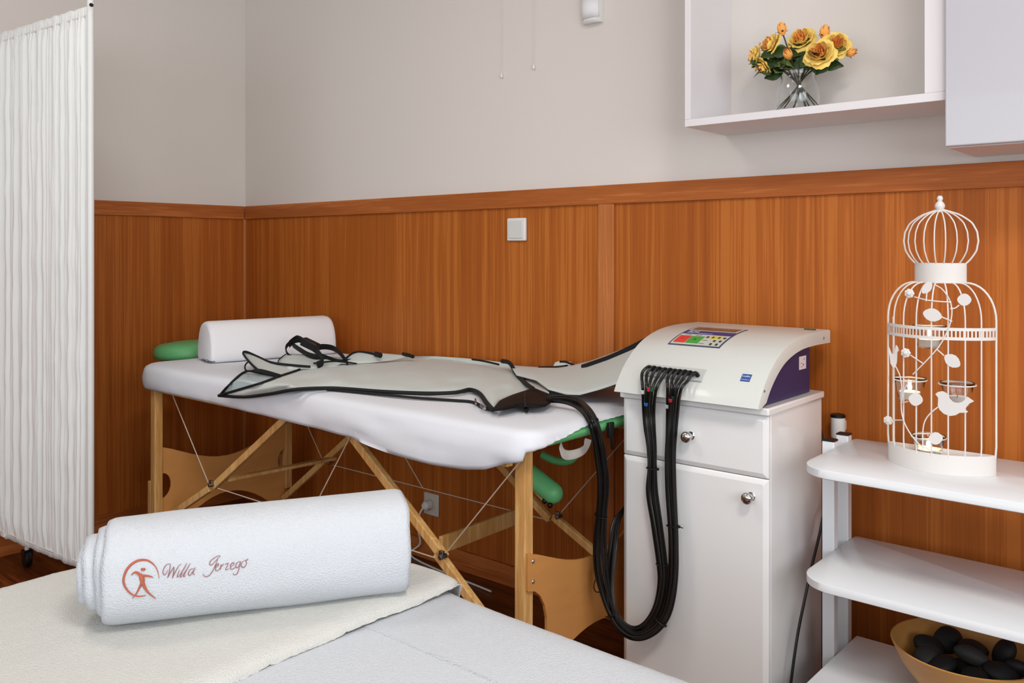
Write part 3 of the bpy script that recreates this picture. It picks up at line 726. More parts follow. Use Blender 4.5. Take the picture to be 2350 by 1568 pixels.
# ------------------------------------------------------------------ pressotherapy machine
PROF = [(1.8665, .8385), (1.880, .862), (1.905, .893), (1.935, .920), (1.97, .944), (2.01, .963), (2.06, .9775), (2.11, .986), (2.16, .9895), (2.22, .9905), (2.304, .9895)]
sp = smooth_pts([Vector((0, a, b)) for a, b in PROF], 5)
PS = [0]
for a, b in zip(sp, sp[1:]): PS.append(PS[-1]+(b-a).length)
def cov(x, s, off=0):
    s = max(0, min(PS[-1]-1e-6, s)); k = 0
    while k < len(PS)-2 and PS[k+1] < s: k += 1
    f = (s-PS[k])/(PS[k+1]-PS[k]); p = sp[k].lerp(sp[k+1], f); d = (sp[min(k+2, len(sp)-1)]-sp[max(k-1, 0)]).normalized()
    nn = Vector((0, -d.z, d.y)); p = p+nn*off
    return Vector((x, p.y, p.z))
def hit(px, py):
    r = ray(px, py); best = None
    for k in range(len(sp)-1):
        a, b = sp[k], sp[k+1]
        # H + r.z t = a.z + u dz ; r.y t = a.y + u dy
        dy, dz = b.y-a.y, b.z-a.z; det = r.y*(-dz)+r.z*dy
        if abs(det) < 1e-9: continue
        t_ = (a.y*(-dz)-(a.z-H)*(-dy))/det; u = (r.y*(a.z-H)-r.z*a.y)/det
        if -.001 <= u <= 1.001 and t_ > 0 and (best is None or t_ < best[0]): best = (t_, r.x*t_, PS[k]+u*(PS[k+1]-PS[k]))
    return best[1], best[2]
mx0, mx1 = -1.262, -.868
t = thing('pressotherapy_machine', 'white curved compression therapy machine with navy sides on the cabinet', 'medical device', (-1.067, 2.05, .836))
# shell: skin plus deep side flanges
rows = []
TK = .004
for i in range(len(sp)):
    s_ = PS[i]; fl = .034
    xs = [(mx0, -fl), (mx0, -.004), (mx0+.0012, -.001), (mx0+.004, 0), (mx1-.004, 0), (mx1-.0012, -.001), (mx1, -.004), (mx1, -fl), (mx1-TK, -fl), (mx1-TK, -TK), (mx0+TK, -TK), (mx0+TK, -fl)]
    fade = min(1, .35+s_/.05)
    rows.append([cov(x, s_, o_ if o_ > -.02 else -fl*fade) for (x, o_) in xs])
for r in rows:
    for p in r:
        if p.z < .8372: p.z = .8372
sh = G().rings(rows, True, True).build('shell', 'shell', t, ang=35)
G().box(mx0+.006, mx1-.006, 2.298, 2.3035, .957, .984).build('rear_lip', 'shell', t, bevel=.001)
g = G(); g.prism([(mx0+.006, y, z) for (y, z) in [(1.885, .8375), (1.90, .860), (1.93, .893), (1.97, .921), (2.02, .942), (2.08, .957), (2.14, .963), (2.195, .964), (2.195, .8375)]], (mx1-mx0-.012-.006, 0, 0)); g.build('body', 'blue', t, smooth=False, bevel=.001)
def patch(name, x0, x1, s0, s1, o0, o1, m, par, n=8, bev=0):
    g = G(); rt = []; rb = []
    for i in range(n+1):
        s_ = s0+(s1-s0)*i/n; rt.append([cov(x0, s_, o1), cov(x1, s_, o1)]); rb.append([cov(x0, s_, o0), cov(x1, s_, o0)])
    rows = [[rb[i][0], rb[i][1], rt[i][1], rt[i][0]] for i in range(n+1)]
    return g.rings(rows, True, True).build(name, m, par, ang=30, bevel=bev)
hs = [hit(1535, 791), hit(1652, 800), hit(1717, 758), hit(1597, 751)]
ax0 = (hs[0][0]+hs[3][0])/2; ax1 = (hs[1][0]+hs[2][0])/2; as0 = (hs[0][1]+hs[1][1])/2; as1 = (hs[2][1]+hs[3][1])/2
cp = patch('control_panel', ax0, ax1, as0, as1, -.001, .0012, 'panelframe', t)
def sub(name, u0, u1, v0, v1, m, o=.0004, par=None):
    return patch(name, ax0+(ax1-ax0)*u0, ax0+(ax1-ax0)*u1, as0+(as1-as0)*v0, as0+(as1-as0)*v1, .0008, .0012+o, m, par or cp, 5)
sub('keypad', .03, .97, .035, .45, 'panelgrey', .0003)
sub('display_border', .03, .97, .66, .965, 'panelgrey', .0003)
sub('display', .07, .93, .69, .93, 'lcd', .0006)
lb = sub('title_band', .03, .97, .46, .64, 'band', .0005)
lab(sub('stop_button', .07, .28, .08, .34, 'kred', .0016), 'red square button'); lab(sub('start_button', .30, .54, .08, .34, 'kgreen', .0016), 'green square button')
lab(sub('level_button', .66, .76, .27, .40, 'kyellow', .0008), 'yellow key'); lab(sub('level_button', .77, .87, .27, .40, 'kyellow', .0008), 'yellow key')
for (u, v) in ((.60, .335), (.705, .335), (.82, .335), (.92, .335), (.80, .20), (.91, .20), (.79, .085), (.90, .085), (.175, .21), (.42, .21)):
    m_ = 'kdark' if u > .5 else ('red' if u < .3 else 'dgreen')
    sub('key_dot', u-.018, u+.018, v-.025, v+.025, m_, .002)
for (u0, u1, v) in ((.13, .25, .40), (.33, .45, .40), (.56, .66, .21), (.56, .66, .09)): sub('print_line', u0, u1, v-.006, v+.006, 'kdark', .0006)
def txtverts(body, font_shear=0, extrude=0, bold=False):
    cu = bpy.data.curves.new('tx', 'FONT'); cu.body = body; cu.shear = font_shear; cu.size = 1
    if bold: cu.offset = .02
    o = bpy.data.objects.new('tx', cu); COL.objects.link(o)
    dg = bpy.context.evaluated_depsgraph_get(); me = bpy.data.meshes.new_from_object(o.evaluated_get(dg))
    v = [Vector(q.co) for q in me.vertices]; f = [tuple(p.vertices) for p in me.polygons]
    bpy.data.objects.remove(o); bpy.data.meshes.remove(me); bpy.data.curves.remove(cu)
    x0 = min(q.x for q in v); x1 = max(q.x for q in v); y0 = min(q.y for q in v); y1 = max(q.y for q in v)
    return [((q.x-x0)/(x1-x0), (q.y-y0)/(y1-y0)) for q in v], f
def covtext(body, x0, x1, s0, s1, off, m, par, name='lettering', shear=0, bold=True):
    v, f = txtverts(body, shear, bold=bold); g = G()
    for (a, b) in v: g.v.append(cov(x0+(x1-x0)*a, s0+(s1-s0)*b, off))
    g.f = f; g.mi = [0]*len(f); return g.build(name, m, par, smooth=False, fixn=False)
U = lambda u: ax0+(ax1-ax0)*u
V = lambda v: as0+(as1-as0)*v
covtext('BOA', U(.09), U(.30), V(.49), V(.61), .0021, 'print_light', lb, shear=.3)
sub('print_line', .32, .60, .49, .50, 'print_light', .0009, lb)
hs = [hit(1473, 857), hit(1607, 881), hit(1624, 850), hit(1492, 836)]
bx0 = (hs[0][0]+hs[3][0])/2; bx1 = (hs[1][0]+hs[2][0])/2; bs0 = (hs[0][1]+hs[1][1])/2; bs1 = (hs[2][1]+hs[3][1])/2
plate = patch('hose_plate', bx0, bx1, bs0, bs1, -.001, .002, 'clear', t, bev=.0006)
patch('plate_ridge', bx0, bx1, bs0-.002, bs0+.002, -.0005, .007, 'clear', plate)
hs = [hit(1698, 875), hit(1720, 877), hit(1726, 861), hit(1705, 858)]
lx0 = (hs[0][0]+hs[3][0])/2; lx1 = (hs[1][0]+hs[2][0])/2; ls0 = (hs[0][1]+hs[1][1])/2; ls1 = (hs[2][1]+hs[3][1])/2
bd = patch('badge', lx0, lx1, ls0, ls1, -.0005, .0009, 'badge', t, bev=.0003)
covtext('CosMed', lx0+.002, lx1-.002, ls0+(ls1-ls0)*.55, ls0+(ls1-ls0)*.82, .0014, 'print_light', bd)
covtext('medical', lx0+.002, lx1-.002, ls0+(ls1-ls0)*.14, ls0+(ls1-ls0)*.36, .0014, 'print_light', bd, bold=False)
# side label
q0, q1 = onX(1844, 845, mx1-.0118), onX(1873, 812, mx1-.0118)
lx = mx1-.0118
sl_ = G().box(lx-.0004, lx+.0006, 2.128, 2.17, q0.z-.002, q1.z+.002).build('side_label', 'label', t, smooth=False)
g = G()
for (y0, y1, z0, z1) in ((2.132, 2.143, .948, .952), (2.132, 2.164, .940, .9415), (2.138, 2.141, .917, .921), (2.155, 2.158, .928, .933), (2.150, 2.154, .911, .917), (2.134, 2.148, .9085, .9095)):
    z0 = q0.z+(z0-.903)*.85; z1 = q0.z+(z1-.903)*.85
    g.box(lx+.0005, lx+.0009, y0, y1, z0, z1)
g.build('print_mark', 'kdark', sl_, smooth=False)
h1 = hit(1843, 760); pw = patch('power_button', h1[0]-.014, h1[0]+.014, PS[-1]-.055, PS[-1]-.043, -.001, .003, 'dgreen', t, bev=.0006)
for (px, py) in ((1754, 898), (1890, 776)):
    p = onX(px, py, mx1+.0005); G().lathe([(0, 0), (.003, 0), (.0025, .0015), (0, .002)], p, 10, ax=(1, 0, 0)).build('screw', 'steel', t)
# ------------------------------------------------------------------ air hoses
def lerp_path(tab, n=None): return tab
LC = [(1490, 893, 1.850, 15), (1488, 940, 1.885, 12), (1490, 980, 1.888, 11), (1495, 1025, 1.889, 9), (1497, 1075, 1.889, 8), (1497, 1130, 1.888, 11), (1508, 1204, 1.886, 10), (1520, 1296, 1.884, 9),
      (1521, 1341, 1.882, 8.5), (1511, 1392, 1.878, 8.5), (1490, 1430, 1.872, 9), (1462, 1448, 1.864, 9), (1432, 1440, 1.856, 9), (1408, 1412, 1.85, 9), (1390, 1365, 1.85, 10), (1379, 1311, 1.85, 13),
      (1376, 1250, 1.85, 12), (1380, 1185, 1.85, 9), (1385, 1112, 1.842, 10), (1379, 1051, 1.828, 10.5), (1372, 1008, 1.812, 10.5), (1362, 972, 1.80, 10), (1348, 947, 1.825, 10), (1328, 929, 1.86, 9.5), (1306, 920, 1.868, 8), (1282, 917, 1.872, 5.5), (1256, 917, 1.876, 4)]
RC = [(1547, 893, 1.850, 15), (1543, 940, 1.885, 12), (1540, 1000, 1.888, 10), (1538, 1051, 1.888, 10), (1540, 1127, 1.887, 10), (1546, 1234, 1.884, 8.5), (1545, 1326, 1.880, 8.5), (1532, 1398, 1.872, 9),
      (1508, 1438, 1.862, 9), (1475, 1458, 1.852, 8), (1447, 1456, 1.846, 8), (1422, 1436, 1.845, 8), (1404, 1400, 1.852, 8), (1398, 1350, 1.866, 8), (1401, 1295, 1.882, 8), (1407, 1245, 1.90, 7), (1415, 1195, 1.93, 5)]
def hose(base, idx, n, sx, sy, marker, label, tail):
    k = idx-(n-1)/2
    x, s_ = hit(sx, sy)
    P = [cov(x, s_, 0), cov(x, s_, .014), cov(x-.004, s_-.010, .022), cov(x-.008, s_-.028, .023)]
    rad = .0040
    for (i, (px, py, Y, spd)) in enumerate(base):
        wob = math.sin(i*.7+idx*1.9)
        ph = k/((n-1)/2)
        dy = (.0085 if (idx % 2) else 0)*min(1, i/2+.3)
        # perpendicular in image
        a = base[max(i-1, 0)]; b = base[min(i+1, len(base)-1)]
        tx, ty = b[0]-a[0], b[1]-a[1]; L = math.hypot(tx, ty); nx, ny = ty/L, -tx/L
        o_ = ph*spd+wob*1.0
        P.append(onY(px+nx*o_, py+ny*o_, Y-dy))
    P += [Vector(q)+Vector((0, (idx-2)*.0086, (idx % 2)*.003)) for q in tail]
    P = smooth_pts(P, 7)
    th = thing('air_hose', label, 'hose', P[0], 'black air hoses between the machine and the trousers')
    G().tube(P, rad, 8).build('tubing', 'hose', th)
    G().lathe([(0, -.002), (.0055, -.002), (.0055, .010), (.0045, .013), (0, .013)], cov(x, s_, 0), 12, ax=cov(x, s_, 1)-cov(x, s_, 0)).build('connector', 'black', th)
    if marker:
        my, mm, l = marker
        j = min(range(3, 60), key=lambda q: abs(proj(P[q])[1]-my))
        d = (P[j+1]-P[j-1]).normalized(); c = P[j]
        lab(G().lathe([(.0042, -.0055), (.0050, -.005), (.0050, .005), (.0042, .0055)], c, 14, ax=d, closed=True).build('marker_ring', mm, th), l)
LH = [(1497, 850, (896, 'white_plastic', 'white ring'), 'leftmost hose at the machine, with a white ring'),
      (1508, 851, (924, 'lblue', 'blue ring'), 'second hose from the left at the machine, with a blue ring'),
      (1520, 853, (893, 'red', 'red ring'), 'third hose from the left at the machine, red ring level with the shell edge'),
      (1533, 855, (895, 'dgreen', 'green ring'), 'fourth hose from the left at the machine, with a green ring'),
      (1545, 856, None, 'fifth hose from the left at the machine, without a ring')]
RH = [(1556, 858, (931, 'white_plastic', 'white ring'), 'first hose of the right bundle, white ring in front of the drawer'),
      (1567, 859, (917, 'red', 'red ring'), 'second hose of the right bundle, with the lower red ring'),
      (1579, 860, (914, 'dgreen', 'green ring'), 'third hose of the right bundle, with a green ring'),
      (1590, 862, None, 'second hose from the right at the machine, beside the green ringed one'),
      (1602, 864, None, 'rightmost hose at the machine, without a ring')]
for i, (a, b, mk, l) in enumerate(LH): hose(LC, i, 5, a, b, mk, l, [])
for i, (a, b, mk, l) in enumerate(RH): hose(RC, i, 5, a, b, mk, l, [(-1.281, 1.99, .55), (-1.281, 2.05, .68), (-1.281, 2.08, .775), (-1.31, 2.10, .80)])
def tie(base, i, f, l, tail=0):
    a, b = base[i], base[i+1]; x, y, Y, s_ = [a[q]+(b[q]-a[q])*f for q in range(4)]
    c = onY(x, y, Y-.004); d = (onY(b[0], b[1], b[2])-onY(a[0], a[1], a[2])).normalized()
    n1 = d.cross(Vector((0, 1, 0))).normalized(); n2 = d.cross(n1).normalized(); hw = (s_+5)*Y/2000*1.25
    P = [c+n1*(hw*math.cos(q))+n2*(.0115*math.sin(q)) for q in [2*PI*k/24 for k in range(24)]]
    th = thing('cable_tie', l, 'cable tie', c, 'black cable ties around the hose bundles')
    G().tube(P, .0018, 6, closed=True).build('band', 'black', th)
    e = c+n1*hw*(1 if tail >= 0 else -1)
    G().obox(e, d*.003, n1*.003, n2*.003).build('head', 'black', th, bevel=.0006)
    if tail: G().tube([e, e+n1*(.011*tail)+d*.002], .0012, 6).build('tail', 'black', th)
tie(LC, 4, 0, 'cable tie on the left hose bundle just below the drawer')
tie(LC, 7, 0, 'cable tie on the left hose bundle halfway down the door')
tie(RC, 4, .75, 'cable tie on the right hose bundle at the height of the door knob', 1)
tie(LC, 13, 0, 'cable tie with upright tail at the bottom left of the hose loop', 1)
tie(LC, 17, 0, 'cable tie on the rising hoses beside the beech table leg')
tie(LC, 21, 0, 'cable tie where the hoses bend over the sheet corner')
tie(RC, 7, .7, 'cable tie at the lower right of the hose loop')
# ------------------------------------------------------------------ trolley
t = thing('shelf_trolley', 'white shelf trolley with rounded board corners carrying the birdcage', 'trolley', (-.35, 2.03, 0))
ty0, ty1, tx0, tx1 = 1.849, 2.214, -.7725, .10
for (z) in (.7295, .486):
    rows = []
    for (ins, zz) in ((.003, z-.020), (0, z-.018), (0, z-.002), (.002, z)):
        rows.append(rrect(tx0+ins, tx1-ins, ty0+ins, ty1-ins, (.075, .075, .01, .01), zz, 6, 12))
    G().rings(rows, True, True).build('shelf_board', 'trolley_white', t, ang=50)
G().box(tx0+.004, tx1-.004, ty0, ty1, .219, .2375).build('shelf_board', 'trolley_white', t, bevel=.002)
G().box(tx0+.008, tx1-.008, ty0+.004, ty1, .06, .2185).build('drawer_box', 'trolley_white', t, bevel=.003)
for (x, y) in ((-.7875, 2.089), (-.7875, 2.182), (.115, 2.089), (.115, 2.182)):
    lg = G().box(x-.0145, x+.0145, y-.013, y+.013, .05, .742).build('post', 'trolley_white', t, bevel=.002)
    G().box(x-.0152, x+.0152, y-.0137, y+.0137, .742, .746).build('cap', 'black', lg, bevel=.001)
for (x, y) in ((-.72, 1.9), (-.72, 2.16), (.05, 1.9), (.05, 2.16)):
    G().lathe([(0, -.012), (.024, -.012), (.027, -.008), (.027, .008), (.024, .012), (0, .012)], (x, y, .0272), 18, ax=(1, 0, 0)).build('castor', 'black', t)
P = [onX(1889, 1185, -.837), onX(1880, 1230, -.837), onX(1863, 1300, -.838), onX(1846, 1380, -.838), onX(1830, 1460, -.838), onX(1815, 1568, -.838), onX(1808, 1640, -.838)]
P = [Vector((-.90, 2.275, .80)), Vector((-.852, 2.262, .60))]+P; P.append(Vector((-.836, P[-1].y-.02, .005))); P.append(Vector((-.83, P[-1].y-.15, .004)))
o = G().tube(smooth_pts(P, 6), .0036, 8).build('power_lead', 'hose'); tag(o, 'thin black power cord hanging between the white cabinet and the trolley', 'cord')
# ------------------------------------------------------------------ birdcage candle holder
bz = .7297; CX = (-.6385-.424)/2+.003; CW = .1085; CYb = 2.037; BUL = .066
t = thing('birdcage', 'white metal birdcage candle holder with leaves and birds on the trolley', 'candle holder', (CX, CYb, bz))
def arc(tt, s=1.0, z=0, bul=None):
    b = BUL if bul is None else bul
    return Vector((CX+CW*s*tt, CYb-b*s*(1-abs(tt)**2.0)**.8, z))
N = 40
def lens(s, z, e=0):
    pts = [arc(-1+2*k/N, s, z) for k in range(N+1)]
    return pts
def bandmesh(s, z0, z1, thick=.0016):
    outer = lens(s, 0); g = G(); rows = []
    for (z, o_) in ((z0, 0), (z1, 0), (z1, thick), (z0, thick)):
        rows.append([Vector((CX+(p.x-CX)*(1-o_/(CW*s)), p.y+o_*.8, z)) for p in outer]+[Vector((outer[-1].x-o_, CYb+.0005-o_, z)), Vector((outer[0].x+o_, CYb+.0005-o_, z))])
    rows.append(rows[0]); return g.rings(rows)
bandmesh(1.0, bz, bz+.042).build('base_band', 'cage', t, ang=50)
g = G(); pl = lens(.97, bz+.003)[::1]; g.prism(pl+[], (0, 0, .0015)); g.build('base_plate', 'cage', t, smooth=False)
# slotted middle band
ZM0, ZM1 = 1.0125, 1.0385
g = G(); n = 34
def mb(t0, t1, z0, z1):
    K = max(1, int((t1-t0)*14)); rows = []
    for k in range(K+1):
        a = arc(t0+(t1-t0)*k/K, 1.01); rows.append([Vector((a.x, a.y-.001, z0)), Vector((a.x, a.y-.001, z1)), Vector((a.x, a.y+.0008, z1)), Vector((a.x, a.y+.0008, z0))])
    g.rings(rows, True, True)
mb(-1, 1, ZM0, ZM0+.0065); mb(-1, 1, ZM1-.0065, ZM1)
def ang_t(k, n): return math.sin((-1+2*k/n)*PI/2)*.35+(-1+2*k/n)*.65
for k in range(n+1):
    a = ang_t(k, n); a0 = max(-1, a-.012); a1 = min(1, a+.012); mb(a0, a1, ZM0+.006, ZM1-.006)
g.build('middle_band', 'cage', t, ang=50)
# bars
ZS, ZK0, ZK1 = 1.052, 1.131, 1.171; KS = .46
def shoulder(u):
    a = u*PI/2; s_ = KS+(1-KS)*math.cos(a)**.95; return s_, ZS+(ZK0-ZS)*math.sin(a)
def dome(u):
    tab = [(0, .46), (.1, .565), (.24, .655), (.42, .69), (.6, .665), (.75, .575), (.87, .42), (.95, .25), (1, .06)]
    return interp(tab, u), ZK1+(1.288-ZK1)*u
for k in range(9):
    tt = -1+.25*k; tt = math.sin(tt*PI/2)*.3+tt*.7; r = .0021 if k in (0, 8) else .0016
    P = [arc(tt, .985, bz+.036), arc(tt, 1, bz+.06), arc(tt, 1, ZS)]
    P += [arc(tt, *shoulder(u)) for u in [i/10 for i in range(1, 11)]]
    G().tube(P, r, 7).build('bar', 'cage', t)
    P = smooth_pts([arc(tt, *dome(u)) for u in [i/12 for i in range(13)]], 2)
    G().tube(P, r*.9, 7).build('dome_bar', 'cage', t)
for tt in (-.45,):
    G().tube([(CX+CW*tt*2, CYb, bz+.02), (CX+CW*tt*2, CYb, ZS)], .0015, 6).build('bar', 'cage', t)
bandmesh(KS*1.05, ZK0-.001, ZK1+.002).build('collar', 'cage', t, ang=50)
fc = Vector((CX, CYb-.002, 1.286))
G().lathe([(0, -.004), (.009, -.003), (.006, .001), (.0095, .006), (.0105, .011), (.008, .017), (.0042, .0205), (.0058, .024), (.0062, .028), (.004, .032), (0, .033)], fc, 20).build('finial', 'cage', t, ang=60)
# front surface depth lookup for px items
def cagept(px, py, out=.004):
    p = onY(px, py, CYb-.05)
    for _ in range(6):
        tt = max(-1, min(1, (p.x-CX)/CW)); Y = CYb-BUL*(1-tt*tt)**.8
        if p.z > ZS:
            u = min(1, (p.z-ZS)/(ZK0-ZS)); s_ = KS+(1-KS)*math.sqrt(max(0, 1-u*u)); Y = CYb-BUL*s_*(max(0, 1-(min(1, abs(tt)/s_))**2))**.8
        p = onY(px, py, Y-out)
    return p
def cx_(c): return (2020+c[0]/5.6, 620+c[1]/5.6)
def dx_(c): return (2020+c[0]/6.032, 850+c[1]/6.032)
def vine(pts, f, r=.0013): 
    P = smooth_pts([cagept(*f(p)) for p in pts], 6); G().tube(P, r, 6).build('vine', 'cage', t)
vine([(690, 185), (790, 240), (880, 360), (920, 500), (910, 640), (870, 770), (790, 930), (700, 1050), (560, 1200), (420, 1340)], cx_)
vine([(440, 345), (600, 385), (780, 405), (915, 412)], cx_); vine([(1015, 450), (960, 490), (900, 495)], cx_); vine([(785, 600), (925, 660)], cx_)
vine([(730, 1020), (820, 1100)], cx_); vine([(390, 1095), (550, 1200)], cx_); vine([(600, 290), (590, 400)], cx_)
vine([(200, 1240), (250, 1350), (275, 1480), (290, 1640)], cx_)
vine([(290, 250), (290, 450), (300, 600), (350, 760), (440, 910), (560, 1040), (700, 1100), (860, 1140)], dx_); vine([(285, 455), (390, 430)], dx_)
vine([(175, 690), (330, 690)], dx_); vine([(800, 510), (700, 590), (620, 700), (590, 850), (590, 1100)], dx_); vine([(370, 200), (320, 300), (300, 430)], dx_)
def flatshape(pts, f, name, th=.0015, lift=.006):
    c = cagept(*f((sum(p[0] for p in pts)/len(pts), sum(p[1] for p in pts)/len(pts))), out=lift)
    P = [onY(*f(p), c.y) for p in pts]
    G().prism(P, (0, th, 0)).build(name, 'cage', t, smooth=False, bevel=.0005)
def leafshape(cx, cy, L, Wd, rot, f, name='leaf'):
    P = []
    for k in range(28):
        a = 2*PI*k/28; x = L*math.cos(a); w_ = Wd*math.sin(a)*(1-.25*math.cos(a)**2)*(1+.05*(k % 2)); 
        P.append((cx+x*math.cos(rot)-w_*math.sin(rot), cy+x*math.sin(rot)+w_*math.cos(rot)))
    flatshape(P, f, name)
leafshape(670, 578, 125, 82, .25, cx_); leafshape(1080, 382, 92, 78, .05, cx_); leafshape(925, 1168, 118, 78, .6, cx_)
leafshape(600, 230, 90, 55, 2.3, cx_); leafshape(490, 405, 100, 88, .2, dx_); leafshape(765, 945, 100, 85, -.1, dx_)
flatshape([(760, 330), (800, 300), (865, 290), (915, 315), (960, 390), (1010, 440), (1070, 455), (1130, 440), (1170, 410), (1205, 365), (1300, 430), (1230, 465), (1170, 540), (1215, 575), (1195, 590), (1100, 590), (1040, 625), (960, 635), (880, 605), (820, 550), (795, 490), (800, 380)], dx_, 'bird')
flatshape([(110, 980), (125, 1020), (150, 1080), (180, 1060), (200, 960), (225, 985), (240, 1030), (220, 1060), (215, 1180), (195, 1250), (165, 1260), (130, 1200), (120, 1110), (100, 1030)], cx_, 'bird')
def rosette(c, f, R=.010):
    p = cagept(*f(c), out=.007); g = G()
    for k in range(7):
        a = 2*PI*k/7; g.ball(p+Vector((R*.6*math.cos(a), .001, R*.6*math.sin(a))), R*.45, 1, .45, 1, 8, 6)
    g.ball(p+Vector((0, -.002, 0)), R*.5, 1, .6, 1, 8, 6); g.build('rosette', 'cage', t)
rosette((372, 300), cx_); rosette((325, 1065), cx_); rosette((108, 695), dx_)
# candle rings and glasses (built on the back of the cage)
CUPS = [(2133, 748, .036, 'lit tealight in a small glass behind the slotted middle band', True), (2088, 868, .0345, 'lit tealight in a small glass at the left of the birdcage', True),
        (2197, 879, .0365, 'unlit tealight in a small glass right, behind the metal bird', False), (2131, 1000, .0345, 'lit tealight in the lowest small glass at the bottom of the birdcage', True)]
cup0 = None
for (px, py, R, l, lit) in CUPS:
    c = onY(px, py, 2.055 if px != 2131 else 2.03)
    if py == 1000: c.z = max(c.z, bz+.06)
    G().tube([c+Vector((R*math.cos(a), R*math.sin(a), -.003)) for a in [2*PI*k/32 for k in range(32)]], .0016, 6, closed=True).build('candle_ring', 'cage', t)
    if cup0 is None:
        root = thing('tealight_glass', l, 'candle', (0, 0, 0), 'tealight glasses in the birdcage')
        r_ = .0325
        G().lathe([(0, -.048), (.022, -.048), (.0245, -.045), (.029, -.02), (r_, -.004), (r_+.0022, -.001), (r_+.0016, .0015), (r_-.0005, 0), (.027, -.02), (.0225, -.043), (0, -.0445)], (0, 0, 0), 28).build('glass_cup', 'glass', root, ang=50)
        G().lathe([(0, -.044), (.0195, -.044), (.0205, -.042), (.0215, -.029), (.0205, -.029), (.020, -.031), (0, -.031)], (0, 0, 0), 24).build('tealight', 'wax', root, ang=50)
        G().tube([(0, 0, -.031), (0, .0005, -.025)], .0006, 5).build('wick', 'black', root)
        fl = G().lathe([(0, -.028), (.0035, -.025), (.0048, -.020), (.0030, -.012), (0, -.005)], (0, 0, 0), 10).build('flame', 'flame', root)
        cup0 = root; cur = root
    else:
        cur = duptree(cup0); 
        for ch in list(cur.children):
            if ch.name.startswith('flame') and not lit: bpy.data.objects.remove(ch)
    cur.location = c; cur['label'] = l
    if lit:
        ld = bpy.data.lights.new('candle glow', 'POINT'); ld.energy = .12; ld.color = (1, .6, .28); ld.shadow_soft_size = .006
        lo_ = bpy.data.objects.new('candle glow', ld); COL.objects.link(lo_); lo_.location = c+Vector((0, 0, -.006))
# ------------------------------------------------------------------ bowl of stones
bc = Vector((-.475, 2.04, .2378)); 
g = G(); g.lathe([(0, 0), (.055, 0), (.062, .004), (.100, .035), (.130, .075), (.148, .112), (.151, .118), (.147, .119), (.1425, .112), (.122, .074), (.092, .038), (.052, .011), (0, .009)], bc, 48)
o = g.build('wooden_bowl', 'bowl', None, ang=50); tag(o, 'light wooden bowl filled with black stones on the lower trolley shelf', 'bowl')
STN = [(-.080, .015, .088, .034, .6, 'left stone', 0), (-.055, .065, .094, .036, .9, '', 0), (.00, .050, .096, .037, .2, '', 0), (.010, -.006, .104, .036, .5, '', 1), (-.040, -.045, .082, .036, .3, '', 0),
      (.060, .045, .108, .037, 1.4, '', 0), (.070, -.020, .090, .037, .3, '', 0), (.030, -.065, .082, .035, .4, '', 0), (-.01, .01, .065, .037, .2, '', 0), (.095, .01, .098, .03, .8, '', 0), (-.075, -.03, .086, .033, .1, '', 1), (0, 0, .035, .035, .1, '', 0)]
LB = ['matt black stone lying at the left inside the bowl', 'black stone tilted up against the back left of the bowl', 'flat black stone at the back middle of the bowl', 'dusty grey topmost stone in the middle of the bowl',
      'black stone at the front left of the bowl below the grey one', 'upright black stone at the back right of the bowl', 'black stone right of the dusty grey one', 'black stone against the front rim of the bowl',
      'black stone wedged under the dusty grey one', 'black stone at the far right rim of the bowl', 'slightly grey stone touching the left rim of the bowl', 'black stone at the very bottom of the bowl']
st0 = None
for i, (dx, dy, dz, R, tl, _, gr) in enumerate(STN):
    if i == 11: continue
    if st0 is None or gr:
        g = G(); g.ball((0, 0, 0), 1, 1, .78, .5, 20, 12)
        for v in g.v: v *= 1+.09*noise.noise(Vector(v)*1.3+Vector((gr*5, 0, 0)))
        o = g.build('massage_stone', 'stone_grey' if gr else 'stone'); 
        if not gr: st0 = o
    else: o = st0.copy(); COL.objects.link(o)
    o.scale = (R, R, R); o.location = bc+Vector((dx, dy, dz)); o.rotation_euler = (tl*.7, tl*.5*(-1)**i, i*1.1)
    tag(o, LB[i], 'stone', 'black massage stones in the bowl')
# ------------------------------------------------------------------ foreground bed
BZ = .62
OUT = [(.62, 1.072), (-.2, 1.072), (-.7, 1.072), (-1.0, 1.076), (-1.12, 1.085), (-1.28, 1.06), (-1.42, .99), (-1.53, .88), (-1.60, .74), (-1.625, .62), (-1.617, .50), (-1.56, .40), (-1.44, .34), (-1.2, .325), (-.7, .325), (.1, .325), (.62, .325), (.66, .36), (.68, .5), (.68, .9), (.66, 1.04)]
ol = smooth_pts([Vector((a, b, 0)) for a, b in OUT], 24, closed=True)
def resample(P, n):
    L = [0]
    for i in range(len(P)): L.append(L[-1]+(P[(i+1) % len(P)]-P[i]).length)
    out = []; j = 0
    for k in range(n):
        s_ = L[-1]*k/n
        while L[j+1] < s_: j += 1
        f = (s_-L[j])/(L[j+1]-L[j]); out.append(P[j].lerp(P[(j+1) % len(P)], f))
    return out
ol = resample(ol, 1000)
def normals(P):
    out = []; n = len(P)
    for i in range(n):
        d = P[(i+3) % n]-P[i-3]; out.append(Vector((-d.y, d.x, 0)).normalized())
    return out
nl = normals(ol)
ctr = Vector((-.6, .7, 0))
if (nl[0]).dot(ol[0]-ctr) > 0: nl = [-q for q in nl]     # inward
